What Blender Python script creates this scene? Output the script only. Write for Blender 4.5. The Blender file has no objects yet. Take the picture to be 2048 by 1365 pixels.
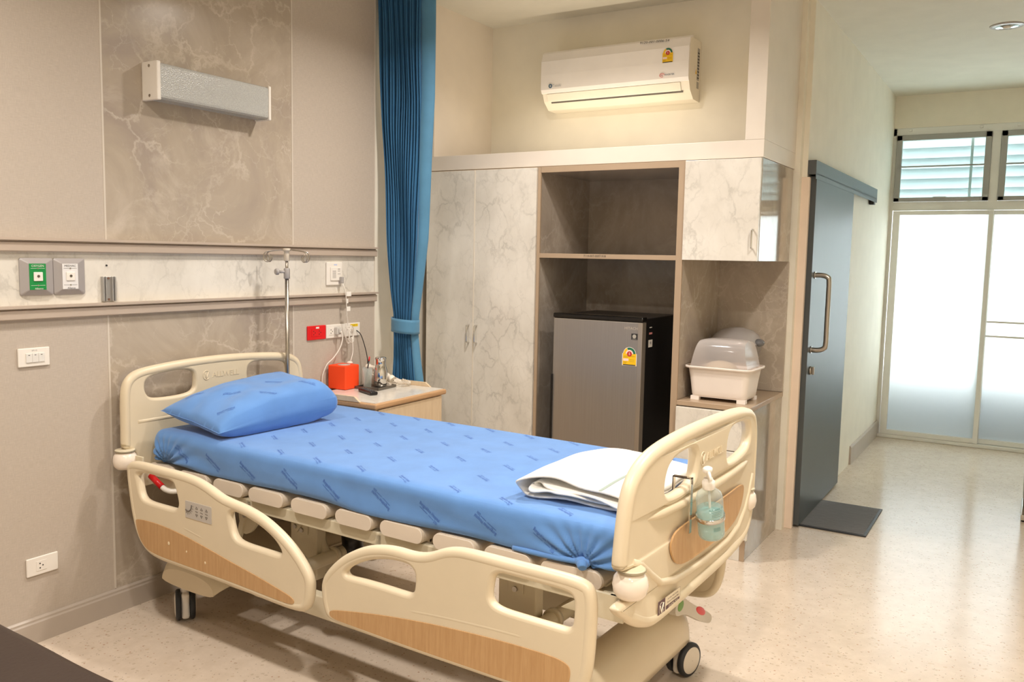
import bpy, bmesh, math, random
from mathutils import Vector, Matrix, noise
random.seed(7)
SC = bpy.context.scene
COL = SC.collection
# ---------------------------------------------------------------- camera
cd = bpy.data.cameras.new('camera'); cam = bpy.data.objects.new('camera', cd); COL.objects.link(cam)
CR = Vector((0.5198639, -0.85403587, 0.01908552)); CU = Vector((0.07489867, 0.06782496, 0.99488188)); CF = Vector((0.85095929, 0.51577369, -0.0992259))
cam.matrix_world = Matrix(((CR.x, CU.x, -CF.x, 0), (CR.y, CU.y, -CF.y, -3.155), (CR.z, CU.z, -CF.z, 1.5), (0, 0, 0, 1)))
cd.sensor_width = 36; cd.lens = 30.06; cd.clip_start = .02
SC.camera = cam
# ---------------------------------------------------------------- world, exposure
W = bpy.data.worlds.new('daylight'); SC.world = W; W.use_nodes = True
bg = W.node_tree.nodes['Background']; bg.inputs[0].default_value = (.93, .98, 1, 1); bg.inputs[1].default_value = 9.5
SC.view_settings.view_transform = 'Standard'; SC.view_settings.look = 'None'
SC.view_settings.gamma = 1; SC.view_settings.use_curve_mapping = False
SC.view_settings.exposure = 0.0
try:
    SC.cycles.use_denoising = True; SC.cycles.sample_clamp_indirect = 6
    SC.cycles.max_bounces = 10; SC.cycles.diffuse_bounces = 5; SC.cycles.glossy_bounces = 5
    SC.cycles.transparent_max_bounces = 12; SC.cycles.blur_glossy = .5
except Exception: pass
# ---------------------------------------------------------------- ceiling lamps (light of the downlights)
def lamp(x, y, z, power, size, col=(1, .925, .86), spread=150):
    l = bpy.data.lights.new('downlight_lamp', 'AREA'); l.shape = 'DISK'; l.size = size; l.energy = power; l.color = col; l.spread = math.radians(spread)
    o = bpy.data.objects.new('downlight_lamp', l); o.location = (x, y, z); COL.objects.link(o); return o
LAMPS = [(1.0, -1.0), (1.0, -2.6), (3.25, -1.2), (2.9, -2.9), (.2, -3.7)]
for (x, y) in LAMPS: lamp(x, y, 2.925, 29.5, .16)

# added warm strip, unseen on the ledge, for the upward glow in the niche
sl_ = bpy.data.lights.new('added_strip_lamp', 'AREA'); sl_.shape = 'RECTANGLE'; sl_.size = .03; sl_.size_y = 1.15; sl_.energy = 3.0; sl_.color = (1, .86, .66)
so_ = bpy.data.objects.new('added_strip_lamp', sl_); so_.location = (4.46, -.92, 2.105); so_.rotation_euler = (math.pi, 0, 0); COL.objects.link(so_)

# ================================================================= helpers
def lin(c):
    if isinstance(c, str):
        c = [int(c[i:i + 2], 16) / 255 for i in (0, 2, 4)]
    return tuple((v / 12.92 if v <= .04045 else ((v + .055) / 1.055) ** 2.4) for v in c) + (1,)
MATS = {}
class NT:
    def __init__(s, name):
        s.m = bpy.data.materials.new(name); s.m.use_nodes = True; s.t = s.m.node_tree; s.n = s.t.nodes; s.p = s.n['Principled BSDF']; s.l = s.t.links
        MATS[name] = s.m
    def add(s, k, **kw):
        n = s.n.new(k)
        for a, b in kw.items():
            if a.startswith('i_'):
                n.inputs[a[2:].replace('_', ' ')].default_value = b
            else: setattr(n, a, b)
        return n
    def ln(s, a, b): s.l.new(a, b)
    def coord(s, scale=(1, 1, 1), kind='Object'):
        c = s.add('ShaderNodeTexCoord'); m = s.add('ShaderNodeMapping'); m.inputs['Scale'].default_value = scale
        s.ln(c.outputs[kind], m.inputs[0]); return m.outputs[0]
    def noise(s, vec, scale, detail=4, rough=.5, dist=0):
        n = s.add('ShaderNodeTexNoise'); n.inputs['Scale'].default_value = scale; n.inputs['Detail'].default_value = detail
        n.inputs['Roughness'].default_value = rough; n.inputs['Distortion'].default_value = dist; s.ln(vec, n.inputs['Vector']); return n.outputs['Fac']
    def ramp(s, fac, stops):
        r = s.add('ShaderNodeValToRGB'); e = r.color_ramp.elements
        while len(e) < len(stops): e.new(.5)
        for el, (p, c) in zip(e, stops): el.position = p; el.color = c if len(c) == 4 else (*c, 1)
        s.ln(fac, r.inputs[0]); return r.outputs[0]
    def mix(s, f, a, b, t='MIX'):
        m = s.add('ShaderNodeMix', data_type='RGBA', blend_type=t)
        for sock, v in ((m.inputs[0], f), (m.inputs[6], a), (m.inputs[7], b)):
            if hasattr(v, 'links') or hasattr(v, 'is_linked'): s.ln(v, sock)
            else: sock.default_value = v
        return m.outputs[2]
    def math(s, op, a, b=None):
        m = s.add('ShaderNodeMath', operation=op)
        for i, v in enumerate((a, b)):
            if v is None: continue
            if hasattr(v, 'is_linked'): s.ln(v, m.inputs[i])
            else: m.inputs[i].default_value = v
        return m.outputs[0]
    def bump(s, h, strength=.2, dist=.002):
        b = s.add('ShaderNodeBump'); b.inputs['Strength'].default_value = strength; b.inputs['Distance'].default_value = dist
        s.ln(h, b.inputs['Height']); s.ln(b.outputs[0], s.p.inputs['Normal'])
    def base(s, sock): s.ln(sock, s.p.inputs['Base Color'])
def M(name, col, rough=.5, metal=0, coat=0, bump=0, bscale=300, spec=None, trans=0, ior=None, alpha=None, mottle=0):
    if name in MATS: return MATS[name]
    t = NT(name); p = t.p
    p.inputs['Base Color'].default_value = lin(col); p.inputs['Roughness'].default_value = rough; p.inputs['Metallic'].default_value = metal
    if coat: p.inputs['Coat Weight'].default_value = coat; p.inputs['Coat Roughness'].default_value = .08
    if spec is not None: p.inputs['Specular IOR Level'].default_value = spec
    if trans: p.inputs['Transmission Weight'].default_value = trans
    if ior: p.inputs['IOR'].default_value = ior
    if alpha is not None: p.inputs['Alpha'].default_value = alpha
    v = t.coord()
    n = t.noise(v, 6, 4)
    c = lin(col); k = mottle or .03
    t.base(t.ramp(n, [(.3, tuple(x * (1 - k) for x in c[:3])), (.7, tuple(min(1, x * (1 + k)) for x in c[:3]))]))
    if bump: t.bump(t.noise(v, bscale, 3), bump)
    return t.m
def veins(t, v, scale, width, dist=.9, detail=5):
    n = t.noise(v, scale, detail, .55, dist)
    return t.ramp(t.math('ABSOLUTE', t.math('SUBTRACT', n, .5)), [(0, (1, 1, 1)), (width, (0, 0, 0))])
def web(t, v, scale, width, dist):
    """network of thin veins: edges of warped cells"""
    n = t.add('ShaderNodeTexNoise'); n.inputs['Scale'].default_value = scale * .9; n.inputs['Detail'].default_value = 6; n.inputs['Roughness'].default_value = .62; t.ln(v, n.inputs['Vector'])
    sc = t.add('ShaderNodeVectorMath', operation='SCALE'); sc.inputs['Scale'].default_value = dist; t.ln(n.outputs['Color'], sc.inputs[0])
    ad = t.add('ShaderNodeVectorMath', operation='ADD'); t.ln(v, ad.inputs[0]); t.ln(sc.outputs[0], ad.inputs[1])
    vo = t.add('ShaderNodeTexVoronoi', feature='DISTANCE_TO_EDGE'); vo.inputs['Scale'].default_value = scale; t.ln(ad.outputs[0], vo.inputs['Vector'])
    return t.ramp(vo.outputs['Distance'], [(0, (1, 1, 1)), (width, (0, 0, 0))])
def m_white_marble():
    t = NT('white_marble'); v = t.coord((1, 1, .7))
    base = t.ramp(t.noise(v, 3, 6, .6), [(.35, lin('d6d0c4')[:3]), (.62, lin('e6e1d6')[:3])])
    m1 = t.ramp(t.noise(v, 5, 4, .6), [(.42, (0, 0, 0)), (.66, (1, 1, 1))]); m2 = t.ramp(t.noise(v, 9, 4, .6, .5), [(.40, (0, 0, 0)), (.62, (1, 1, 1))])
    a = t.math('MULTIPLY', web(t, v, 9, .07, .17), m1); b = t.math('MULTIPLY', web(t, v, 14, .05, .12), m2)
    f = t.math('MAXIMUM', a, t.math('MULTIPLY', b, .45)); sm = t.math('MULTIPLY', m1, .10)
    t.base(t.mix(t.math('ADD', t.math('MULTIPLY', f, .36), sm), base, lin('8f8a80')))
    t.p.inputs['Roughness'].default_value = .18; return t.m
def m_beige_marble(name='beige_marble', c=('a3968a', 'b0a392', 'bdb0a0'), vein='d8cdbf', rough=.22, k=.62):
    t = NT(name); v = t.coord()
    base = t.ramp(t.noise(v, 2.2, 9, .62, .8), [(.34, lin(c[0])[:3]), (.5, lin(c[1])[:3]), (.66, lin(c[2])[:3])])
    mk = t.ramp(t.noise(v, 2.6, 4, .6), [(.42, (0, 0, 0)), (.64, (1, 1, 1))]); mk2 = t.ramp(t.noise(v, 4.4, 5, .6, .4), [(.45, (0, 0, 0)), (.62, (1, 1, 1))])
    a = t.math('MULTIPLY', web(t, v, 3.2, .035, .42), mk); b = t.math('MULTIPLY', web(t, v, 9, .03, .16), mk2)
    f = t.math('MAXIMUM', a, t.math('MULTIPLY', b, .7))
    cl = t.ramp(t.noise(v, 3.6, 10, .7, .9), [(.54, (0, 0, 0)), (.72, (1, 1, 1))])
    c2 = t.mix(t.math('MULTIPLY', cl, .42), base, lin(vein)); t.base(t.mix(t.math('MULTIPLY', f, k), c2, lin(vein)))
    t.p.inputs['Roughness'].default_value = rough; return t.m
def m_taupe_marble():
    m = m_beige_marble('taupe_marble', ('93877a', 'a29688', 'b1a597'), 'c6bcae', .11, .35)
    return m
def m_terrazzo():
    t = NT('speckled_vinyl'); v = t.coord((1, 1, 1))
    base = t.ramp(t.noise(v, 14, 8, .7), [(.3, lin('cbbba8')[:3]), (.7, lin('d8c9b7')[:3])])
    col = base
    for sc, th, cc, pk, op in ((44, .30, 'b3a28c', .30, .55), (70, .26, 'a2714e', .10, .6), (90, .24, '857c70', .16, .6), (30, .22, 'c0ab90', .25, .5)):
        vo = t.add('ShaderNodeTexVoronoi'); vo.inputs['Scale'].default_value = sc; t.ln(v, vo.inputs['Vector'])
        sep = t.add('ShaderNodeSeparateColor'); t.ln(vo.outputs['Color'], sep.inputs[0])
        pick = t.math('LESS_THAN', sep.outputs[0], pk)
        d = t.math('ADD', vo.outputs['Distance'], t.math('MULTIPLY', t.noise(v, sc * 1.6, 3), .6))
        dot = t.math('LESS_THAN', d, th + .27)
        col = t.mix(t.math('MULTIPLY', t.math('MULTIPLY', pick, dot), op), col, lin(cc))
    t.base(col); t.p.inputs['Roughness'].default_value = .17; t.p.inputs['Specular IOR Level'].default_value = .28
    return t.m
def m_fabric_wall():
    t = NT('fabric_panel'); v = t.coord((1, 1, 1))
    w1 = t.noise(t.coord((40, 1, 900)), 1, 2); w2 = t.noise(t.coord((900, 1, 40)), 1, 2)
    w = t.math('ADD', t.math('MULTIPLY', w1, .5), t.math('MULTIPLY', w2, .5))
    t.base(t.ramp(w, [(.35, lin('b3a799')[:3]), (.65, lin('c5b9ab')[:3])])); t.p.inputs['Roughness'].default_value = .6
    t.bump(w, .25, .001); return t.m
def m_wood(name, c1, c2, axis=(1, 1, 1), rough=.4, scale=1):
    t = NT(name); v = t.coord(axis)
    n = t.noise(v, 7 * scale, 4, .6, .4); f = t.noise(v, 40 * scale, 2)
    c = t.ramp(t.math('ADD', t.math('MULTIPLY', n, .7), t.math('MULTIPLY', f, .3)), [(.32, lin(c1)[:3]), (.66, lin(c2)[:3])])
    t.base(c); t.p.inputs['Roughness'].default_value = rough; return t.m
def m_brushed():
    t = NT('brushed_steel'); v = t.coord((200, 200, 2))
    n = t.noise(v, 1, 3); t.base(t.ramp(n, [(.2, lin('a39c93')[:3]), (.8, lin('aba49b')[:3])]))
    t.p.inputs['Metallic'].default_value = .7; t.p.inputs['Roughness'].default_value = .36
    return t.m
def m_cloth(name, c1, rough=.85, scale=700, b=.25):
    t = NT(name); v = t.coord()
    c = lin(c1)[:3]
    t.base(t.ramp(t.noise(v, 9, 3), [(.3, tuple(x * .93 for x in c)), (.7, tuple(min(1, x * 1.06) for x in c))]))
    t.p.inputs['Roughness'].default_value = rough; t.p.inputs['Sheen Weight'].default_value = .25
    t.bump(t.math('ADD', t.noise(v, scale, 2), t.math('MULTIPLY', t.noise(v, 25, 3), 2.)), b, .0012); return t.m
def m_frost(name='frosted_glass', c=(.93, .97, .97, 1)):
    t = NT(name); tr = t.add('ShaderNodeBsdfTranslucent'); tr.inputs[0].default_value = c
    gl = t.add('ShaderNodeBsdfGlossy'); gl.inputs['Roughness'].default_value = .25
    fr = t.add('ShaderNodeFresnel'); mx = t.add('ShaderNodeMixShader'); t.coord()
    t.ln(fr.outputs[0], mx.inputs[0]); t.ln(tr.outputs[0], mx.inputs[1]); t.ln(gl.outputs[0], mx.inputs[2])
    t.ln(mx.outputs[0], t.n['Material Output'].inputs[0]); return t.m
def m_clearlens():
    t = NT('prismatic_lens'); v = t.coord((1, 1, 1))
    p = t.p; p.inputs['Base Color'].default_value = lin('dadbd6'); p.inputs['Roughness'].default_value = .22
    b = t.add('ShaderNodeTexVoronoi'); b.inputs['Scale'].default_value = 210; t.ln(v, b.inputs['Vector'])
    t.bump(b.outputs['Distance'], .5, .002)
    gr = t.ramp(b.outputs['Distance'], [(.1, lin('bcbdb8')[:3]), (.6, lin('cfd0cb')[:3])]); t.base(gr)
    p.inputs['Alpha'].default_value = .66; return t.m
def m_thin(name, col, fac, rough=.05):
    # thin clear plastic / glass: mostly see-through, tinted, with a surface reflection
    t = NT(name); tr = t.add('ShaderNodeBsdfTransparent'); tr.inputs[0].default_value = lin(col)
    t.p.inputs['Base Color'].default_value = lin(col); t.p.inputs['Roughness'].default_value = rough; t.coord()
    lw = t.add('ShaderNodeLayerWeight'); lw.inputs[0].default_value = .35
    f = t.math('ADD', t.math('MULTIPLY', lw.outputs['Facing'], .35), fac)
    mx = t.add('ShaderNodeMixShader'); t.ln(f, mx.inputs[0]); t.ln(tr.outputs[0], mx.inputs[1]); t.ln(t.p.outputs[0], mx.inputs[2])
    t.ln(mx.outputs[0], t.n['Material Output'].inputs[0]); return t.m

WM = m_white_marble(); BM = m_beige_marble(); TM = m_taupe_marble(); GM = m_beige_marble('glossy_beige_marble', ('9c8f80', 'ab9e8c', 'b9ac9a'), 'cfc5b6', .07, .3); FL = m_terrazzo(); FB = m_fabric_wall()
PAINT = M('cream_paint', 'ebe5d5', .6, bump=.06, bscale=120)
PAINT2 = M('cream_gloss_paint', 'e0d6c8', .4)
CEIL = M('ceiling_paint', 'dcd8ca', .75)
ALU = M('taupe_aluminium', 'c0b0a0', .42, .15)
BASEB = M('grey_skirting', 'b5a99c', .4)
EDGE = M('tan_edge_band', 'ab957c', .4)
JOINT = M('joint_strip', 'd0c6b8', .4)
ABS = M('cream_bed_plastic', 'dccdb0', .38, bump=.05, bscale=500)
ABS2 = M('pinkish_cream_plastic', 'd8c9b4', .42)
BUMP_M = M('glossy_white_bumper', 'efe2d2', .12)
STEELC = M('cream_powder_coat', 'd6cbb0', .4)
WOODP = m_wood('beech_laminate', 'b58c5c', 'c69f70', (14, 14, .8), .42)
LWOOD = m_wood('pale_locker_wood', 'd2b997', 'dfc9a9', (6, 6, .6), .45)
DWOOD = m_wood('locker_edge_wood', 'b68f66', 'c8a077', (1, 14, 14), .4)
CHROME = M('chrome', 'd8d6d2', .08, 1); STEEL = M('satin_steel', 'b4ada2', .28, 1)
BRUSH = m_brushed(); BLACK = M('black_plastic', '141313', .3); RUB = M('black_rubber', '26282b', .5)
WHT = M('white_plastic', 'ece6dc', .3); WHT2 = M('white_frame_paint', 'e9e9e4', .35); GREYP = M('grey_plastic', 'a9a4a0', .45)
RED = M('red_plastic', 'd3141a', .35); DARK = M('dark_marking', '2a2624', .6); ORANGE = M('orange_felt', 'fb4a12', .7, bump=.2)
SHEET = m_cloth('blue_sheet', '5b8bc8', .8); PRINT = M('blue_print', '4064b0', .8)
TOWEL = m_cloth('white_terry', 'f2efe8', .95, 350, .6); CURT = m_cloth('blue_curtain', '25628c', .7); CURT2 = m_cloth('blue_curtain_band', '4f86a8', .7)
FROST = m_frost(); LENS = m_clearlens()

def link(name, me, mats, parent=None):
    for m in (mats if isinstance(mats, (list, tuple)) else [mats]): me.materials.append(m)
    o = bpy.data.objects.new(name, me); COL.objects.link(o)
    if parent is not None: o.parent = parent
    return o
WORLD = {}   # object name -> world matrix of its thing's root
class G:
    """collects shapes in world (or bed) coordinates, then becomes ONE mesh"""
    def __init__(s, X=None): s.b = bmesh.new(); s.X = X or Matrix()
    def _in(s, bm2, mi, X=None):
        X = s.X @ (X or Matrix())
        vm = {}
        for v in bm2.verts: vm[v] = s.b.verts.new(X @ v.co)
        for f in bm2.faces:
            try: nf = s.b.faces.new([vm[v] for v in f.verts]); nf.material_index = mi; nf.smooth = f.smooth
            except ValueError: pass
        bm2.free(); return s
    def box(s, x0, x1, y0, y1, z0, z1, bev=0, mi=0, seg=2, X=None):
        b = bmesh.new(); bmesh.ops.create_cube(b, size=1)
        for v in b.verts: v.co = Vector(((x0 + x1) / 2 + v.co.x * (x1 - x0), (y0 + y1) / 2 + v.co.y * (y1 - y0), (z0 + z1) / 2 + v.co.z * (z1 - z0)))
        if bev: bmesh.ops.bevel(b, geom=b.edges[:], offset=bev, segments=seg, profile=.5, affect='EDGES', clamp_overlap=True)
        return s._in(b, mi, X)
    def cyl(s, p0, p1, r0, r1=None, n=20, mi=0, cap=True):
        p0, p1 = Vector(p0), Vector(p1); r1 = r0 if r1 is None else r1; d = p1 - p0
        b = bmesh.new(); bmesh.ops.create_cone(b, cap_ends=cap, segments=n, radius1=max(r0, 1e-5), radius2=max(r1, 1e-5), depth=d.length)
        for f in b.faces: f.smooth = len(f.verts) == 4
        return s._in(b, mi, Matrix.Translation((p0 + p1) / 2) @ d.to_track_quat('Z', 'Y').to_matrix().to_4x4())
    def lathe(s, c, prof, n=28, mi=0, axis=(0, 0, 1), cap=True):
        q = Vector(axis).to_track_quat('Z', 'Y').to_matrix().to_4x4(); b = bmesh.new(); rings = []
        for r, h in prof: rings.append([b.verts.new((r * math.cos(2 * math.pi * i / n), r * math.sin(2 * math.pi * i / n), h)) for i in range(n)])
        for a, c2 in zip(rings, rings[1:]):
            for i in range(n):
                f = b.faces.new([a[i], a[(i + 1) % n], c2[(i + 1) % n], c2[i]]); f.smooth = True
        if cap:
            b.faces.new(rings[0][::-1]); b.faces.new(rings[-1])
        return s._in(b, mi, Matrix.Translation(c) @ q)
    def ball(s, c, r, mi=0, sc=(1, 1, 1), n=24):
        b = bmesh.new(); bmesh.ops.create_uvsphere(b, u_segments=n, v_segments=n // 2, radius=r)
        for f in b.faces: f.smooth = True
        return s._in(b, mi, Matrix.Translation(c) @ Matrix.Diagonal((*sc, 1)))
    def tube(s, pts, r, n=10, mi=0, closed=False, flat=None):
        pts = [Vector(p) for p in pts]; b = bmesh.new(); rings = []; N = len(pts); up = None
        for i, p in enumerate(pts):
            t = (pts[(i + 1) % N] - pts[i - 1]) if closed else (pts[min(i + 1, N - 1)] - pts[max(i - 1, 0)])
            t.normalize()
            if up is None: up = t.orthogonal().normalized()
            up = (up - t * up.dot(t)).normalized(); sd = t.cross(up)
            rr = r[i] if isinstance(r, (list, tuple)) else r
            rings.append([b.verts.new(p + (up * math.cos(2 * math.pi * k / n) + sd * math.sin(2 * math.pi * k / n)) * rr) for k in range(n)])
        prs = list(zip(rings, rings[1:] + ([rings[0]] if closed else [])))
        if not closed: prs = list(zip(rings, rings[1:]))
        for ri, (a, c) in enumerate(prs):
            off = 0
            if closed and ri == len(prs) - 1:   # match the seam
                off = min(range(n), key=lambda k: (a[0].co - c[k].co).length)
            for k in range(n):
                f = b.faces.new([a[k], a[(k + 1) % n], c[(k + 1 + off) % n], c[(k + off) % n]]); f.smooth = True
        if not closed: b.faces.new(rings[0][::-1]); b.faces.new(rings[-1])
        return s._in(b, mi)
    def poly(s, pts, vec, mi=0, smooth=False):
        """flat polygon extruded along vec"""
        b = bmesh.new(); vec = Vector(vec); A = [b.verts.new(p) for p in pts]; B = [b.verts.new(Vector(p) + vec) for p in pts]
        CA, CB = (A, B) if not smooth else ([b.verts.new(v.co) for v in A], [b.verts.new(v.co) for v in B])
        b.faces.new(CA[::-1]); b.faces.new(CB); n = len(A)
        for i in range(n):
            f = b.faces.new([A[i], A[(i + 1) % n], B[(i + 1) % n], B[i]]); f.smooth = smooth
        return s._in(b, mi)
    def grid(s, fn, nu, nv, mi=0, cu=False, cv=False, smooth=True):
        b = bmesh.new(); V = [[b.verts.new(fn(i / (nu if cu else nu - 1), j / (nv if cv else nv - 1))) for j in range(nv)] for i in range(nu)]
        for i in range(nu if cu else nu - 1):
            for j in range(nv if cv else nv - 1):
                f = b.faces.new([V[i][j], V[(i + 1) % nu][j], V[(i + 1) % nu][(j + 1) % nv], V[i][(j + 1) % nv]]); f.smooth = smooth
        return s._in(b, mi)
    def mesh(s, me, fn, mi=0, smooth=False):
        b = bmesh.new(); b.from_mesh(me)
        for v in b.verts: v.co = fn(v.co)
        for f in b.faces: f.smooth = smooth
        return s._in(b, mi)
    def out(s, name, mats, parent=None, label=None, cat=None, group=None, kind=None, solid=0):
        bmesh.ops.recalc_face_normals(s.b, faces=s.b.faces[:])
        if parent is not None:
            inv = WORLD[parent.name].inverted(); base = WORLD[parent.name]
        else:
            xs = [v.co for v in s.b.verts]; c = Vector(((min(v.x for v in xs) + max(v.x for v in xs)) / 2, (min(v.y for v in xs) + max(v.y for v in xs)) / 2, min(v.z for v in xs)))
            base = Matrix.Translation(c); inv = base.inverted()
        for v in s.b.verts: v.co = inv @ v.co
        me = bpy.data.meshes.new(name); s.b.to_mesh(me); s.b.free()
        o = link(name, me, mats, parent)
        if parent is None: o.matrix_world = base
        WORLD[o.name] = base
        if solid:
            md = o.modifiers.new('thickness', 'SOLIDIFY'); md.thickness = solid; md.offset = 0
        if label: o['label'] = label
        if cat: o['category'] = cat
        if group: o['group'] = group
        if kind: o['kind'] = kind
        return o
def thing(name, X, label, cat, group=None):
    if not isinstance(X, Matrix): X = Matrix.Translation(X)
    o = bpy.data.objects.new(name, None); o.empty_display_size = .1; COL.objects.link(o); o.matrix_world = X
    WORLD[o.name] = X; o['label'] = label; o['category'] = cat
    if group: o['group'] = group
    return o
def struct(g, name, mats): return g.out(name, mats, kind='structure')
TXT = {}
def text(body, size=1, align='CENTER', extrude=0):
    k = (body, size, align, extrude)
    if k in TXT: return TXT[k]
    c = bpy.data.curves.new('t', 'FONT'); c.body = body; c.size = size; c.align_x = align; c.align_y = 'CENTER'; c.extrude = extrude; c.resolution_u = 2
    o = bpy.data.objects.new('t', c); COL.objects.link(o); bpy.context.view_layer.update()
    me = bpy.data.meshes.new_from_object(o.evaluated_get(bpy.context.evaluated_depsgraph_get())); bpy.data.objects.remove(o)
    TXT[k] = me; return me
def chaikin(pts, it=3):
    for _ in range(it):
        q = []; n = len(pts)
        for i in range(n):
            a, b = pts[i], pts[(i + 1) % n]
            q += [(a[0] * .75 + b[0] * .25, a[1] * .75 + b[1] * .25), (a[0] * .25 + b[0] * .75, a[1] * .25 + b[1] * .75)]
        pts = q
    return pts
def area(p): return sum(p[i][0] * p[(i + 1) % len(p)][1] - p[(i + 1) % len(p)][0] * p[i][1] for i in range(len(p))) / 2
def plate(loops, half, bev):
    """flat shape with holes and rounded edges, in the xy plane; first loop is the outline"""
    c = bpy.data.curves.new('p', 'CURVE'); c.dimensions = '2D'; c.fill_mode = 'BOTH'
    c.extrude = half - bev; c.bevel_depth = bev; c.bevel_resolution = 3; c.offset = -bev
    for i, lp in enumerate(loops):
        if (area(lp) > 0) != (i == 0): lp = lp[::-1]
        sp = c.splines.new('POLY'); sp.points.add(len(lp) - 1); sp.use_cyclic_u = True
        for q, p in zip(sp.points, lp): q.co = (p[0], p[1], 0, 1)
    o = bpy.data.objects.new('p', c); COL.objects.link(o); bpy.context.view_layer.update()
    me = bpy.data.meshes.new_from_object(o.evaluated_get(bpy.context.evaluated_depsgraph_get())); bpy.data.objects.remove(o)
    return me
def inset(lp, d):
    """move a closed loop inwards (d>0 for the outline) along its normals"""
    if area(lp) < 0: lp = lp[::-1]
    out = []; n = len(lp)
    for i in range(n):
        a, b = Vector(lp[i - 1]), Vector(lp[(i + 1) % n]); t = (b - a)
        if t.length < 1e-7: t = Vector((1, 0))
        t.normalize(); out.append((lp[i][0] - t.y * d, lp[i][1] + t.x * d))
    return out
def rrect(x0, x1, y0, y1, r, n=5):
    P = []
    for cx, cy, a0 in ((x1 - r, y1 - r, 0), (x0 + r, y1 - r, 90), (x0 + r, y0 + r, 180), (x1 - r, y0 + r, 270)):
        for k in range(n + 1):
            a = math.radians(a0 + 90 * k / n); P.append((cx + r * math.cos(a), cy + r * math.sin(a)))
    return P
def spl(pts, n=8):
    """Catmull-Rom through 3D points"""
    P = [Vector(p) for p in pts]; out = []
    for i in range(len(P) - 1):
        p0, p1, p2, p3 = P[max(i - 1, 0)], P[i], P[i + 1], P[min(i + 2, len(P) - 1)]
        for k in range(n):
            t = k / n; out.append(.5 * ((2 * p1) + (p2 - p0) * t + (2 * p0 - 5 * p1 + 4 * p2 - p3) * t * t + (3 * p1 - p0 - 3 * p2 + p3) * t ** 3))
    return out + [P[-1]]
# maps for text on walls: face towards -Y (head wall), towards -X (cabinet fronts)
def onY(x, z, y): return lambda c: Vector((x + c.x, y - c.z, z + c.y))
def onX(y, z, x): return lambda c: Vector((x - c.z, y - c.x, z + c.y))

# ================================================================= the room
ZC = 2.955; XW = 4.156; XB = 4.78
struct(G().box(-1.3, 8.1, -4.5, .2, -.1, 0), 'floor', FL)
g = G(); g.box(-1.3, XB + .06, -4.5, .2, ZC, ZC + .1); g.box(XB + .06, 8.1, -4.5, .2, 2.888, ZC + .1); struct(g, 'ceiling', CEIL)
# head wall: fabric and marble panels with a marble band between two rails
g = G()
def cell(x0, x1, z0, z1, mi): g.box(x0, x1, 0, .03, z0, z1, 0, mi)
X1, X2, X3 = 2.08, 3.086, 3.70
for (z0, z1) in ((0, 1.24), (1.52, ZC)):
    cell(-1.3, X1 - .003, z0, z1, 0); cell(X1 + .003, X2 - .003, z0, z1, 1); cell(X2 + .003, X3, z0, z1, 0)
cell(-1.3, X3, 1.24, 1.52, 2)
for x in (X1, X2): g.box(x - .004, x + .004, -.0015, .03, .1, 1.24, 0, 3); g.box(x - .004, x + .004, -.0015, .03, 1.52, ZC, 0, 3)
g.box(-1.3, XB + .1, .03, .2, 0, ZC, 0, 4)
g.box(X3, X3 + .006, -.002, .03, 0, ZC, 0, 3)
struct(g, 'wall_left', [FB, BM, WM, JOINT, PAINT])
def rail(name, zb):
    g = G(); P = [(0, zb), (-.02, zb), (-.024, zb + .004), (-.024, zb + .034), (-.014, zb + .037), (-.014, zb + .041), (-.036, zb + .042), (-.036, zb + .052), (0, zb + .052)]
    g.poly([(-1.3, y, z) for y, z in P], (X3 + 1.3, 0, 0)); struct(g, name, ALU)
rail('trim_1', 1.481); rail('trim_2', 1.2325)
g = G(); P = [(0, 0), (-.016, 0), (-.016, .078), (-.012, .084), (-.012, .092), (-.006, .098), (0, .098)]
g.poly([(-1.3, y, z) for y, z in P], (X3 + 1.3, 0, 0)); struct(g, 'baseboard_left', BASEB)
# wall behind the cabinets, bulkhead frame and air-conditioner niche
struct(G().box(XB, XB + .055, -1.999, .03, 0, ZC), 'wall_back', PAINT)
g = G(); g.box(XW, XB, -2.018, .03, 1.992, 2.076, .002); g.box(XW, XB, -2.018, -1.925, 2.0765, ZC, .002); g.box(XW, XB, -.07, .03, 2.0765, ZC)
struct(g, 'wall_bulkhead', PAINT2)
g = G(); g.box(XB, 4.8349, -2.046, -2.0, 0, ZC); struct(g, 'wall_corner', PAINT)
g = G(); g.box(4.835, 8.1, -2.073, -1.95, 0, 2.9); struct(g, 'wall_side', PAINT)
struct(G().box(4.829, 4.862, -2.088, -2.03, 0, 1.955, .003), 'trim_3', M('door_jamb_paint', 'ecd8c4', .25))
g = G(); g.poly([(6.65, -2.073, 0), (6.65, -2.087, 0), (6.65, -2.087, .125), (6.65, -2.08, .14), (6.65, -2.073, .14)], (1.27, 0, 0)); struct(g, 'baseboard_side', BASEB)
g = G(); g.box(7.92, 8.05, -4.5, -1.95, 2.623, 2.9); struct(g, 'wall_end', PAINT)
struct(G().box(-1.3, 8.1, -4.6, -4.5, 0, ZC), 'wall_right', PAINT)
struct(G().box(-1.4, -1.3, -4.6, .2, 0, ZC), 'wall_rear', PAINT)

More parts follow.
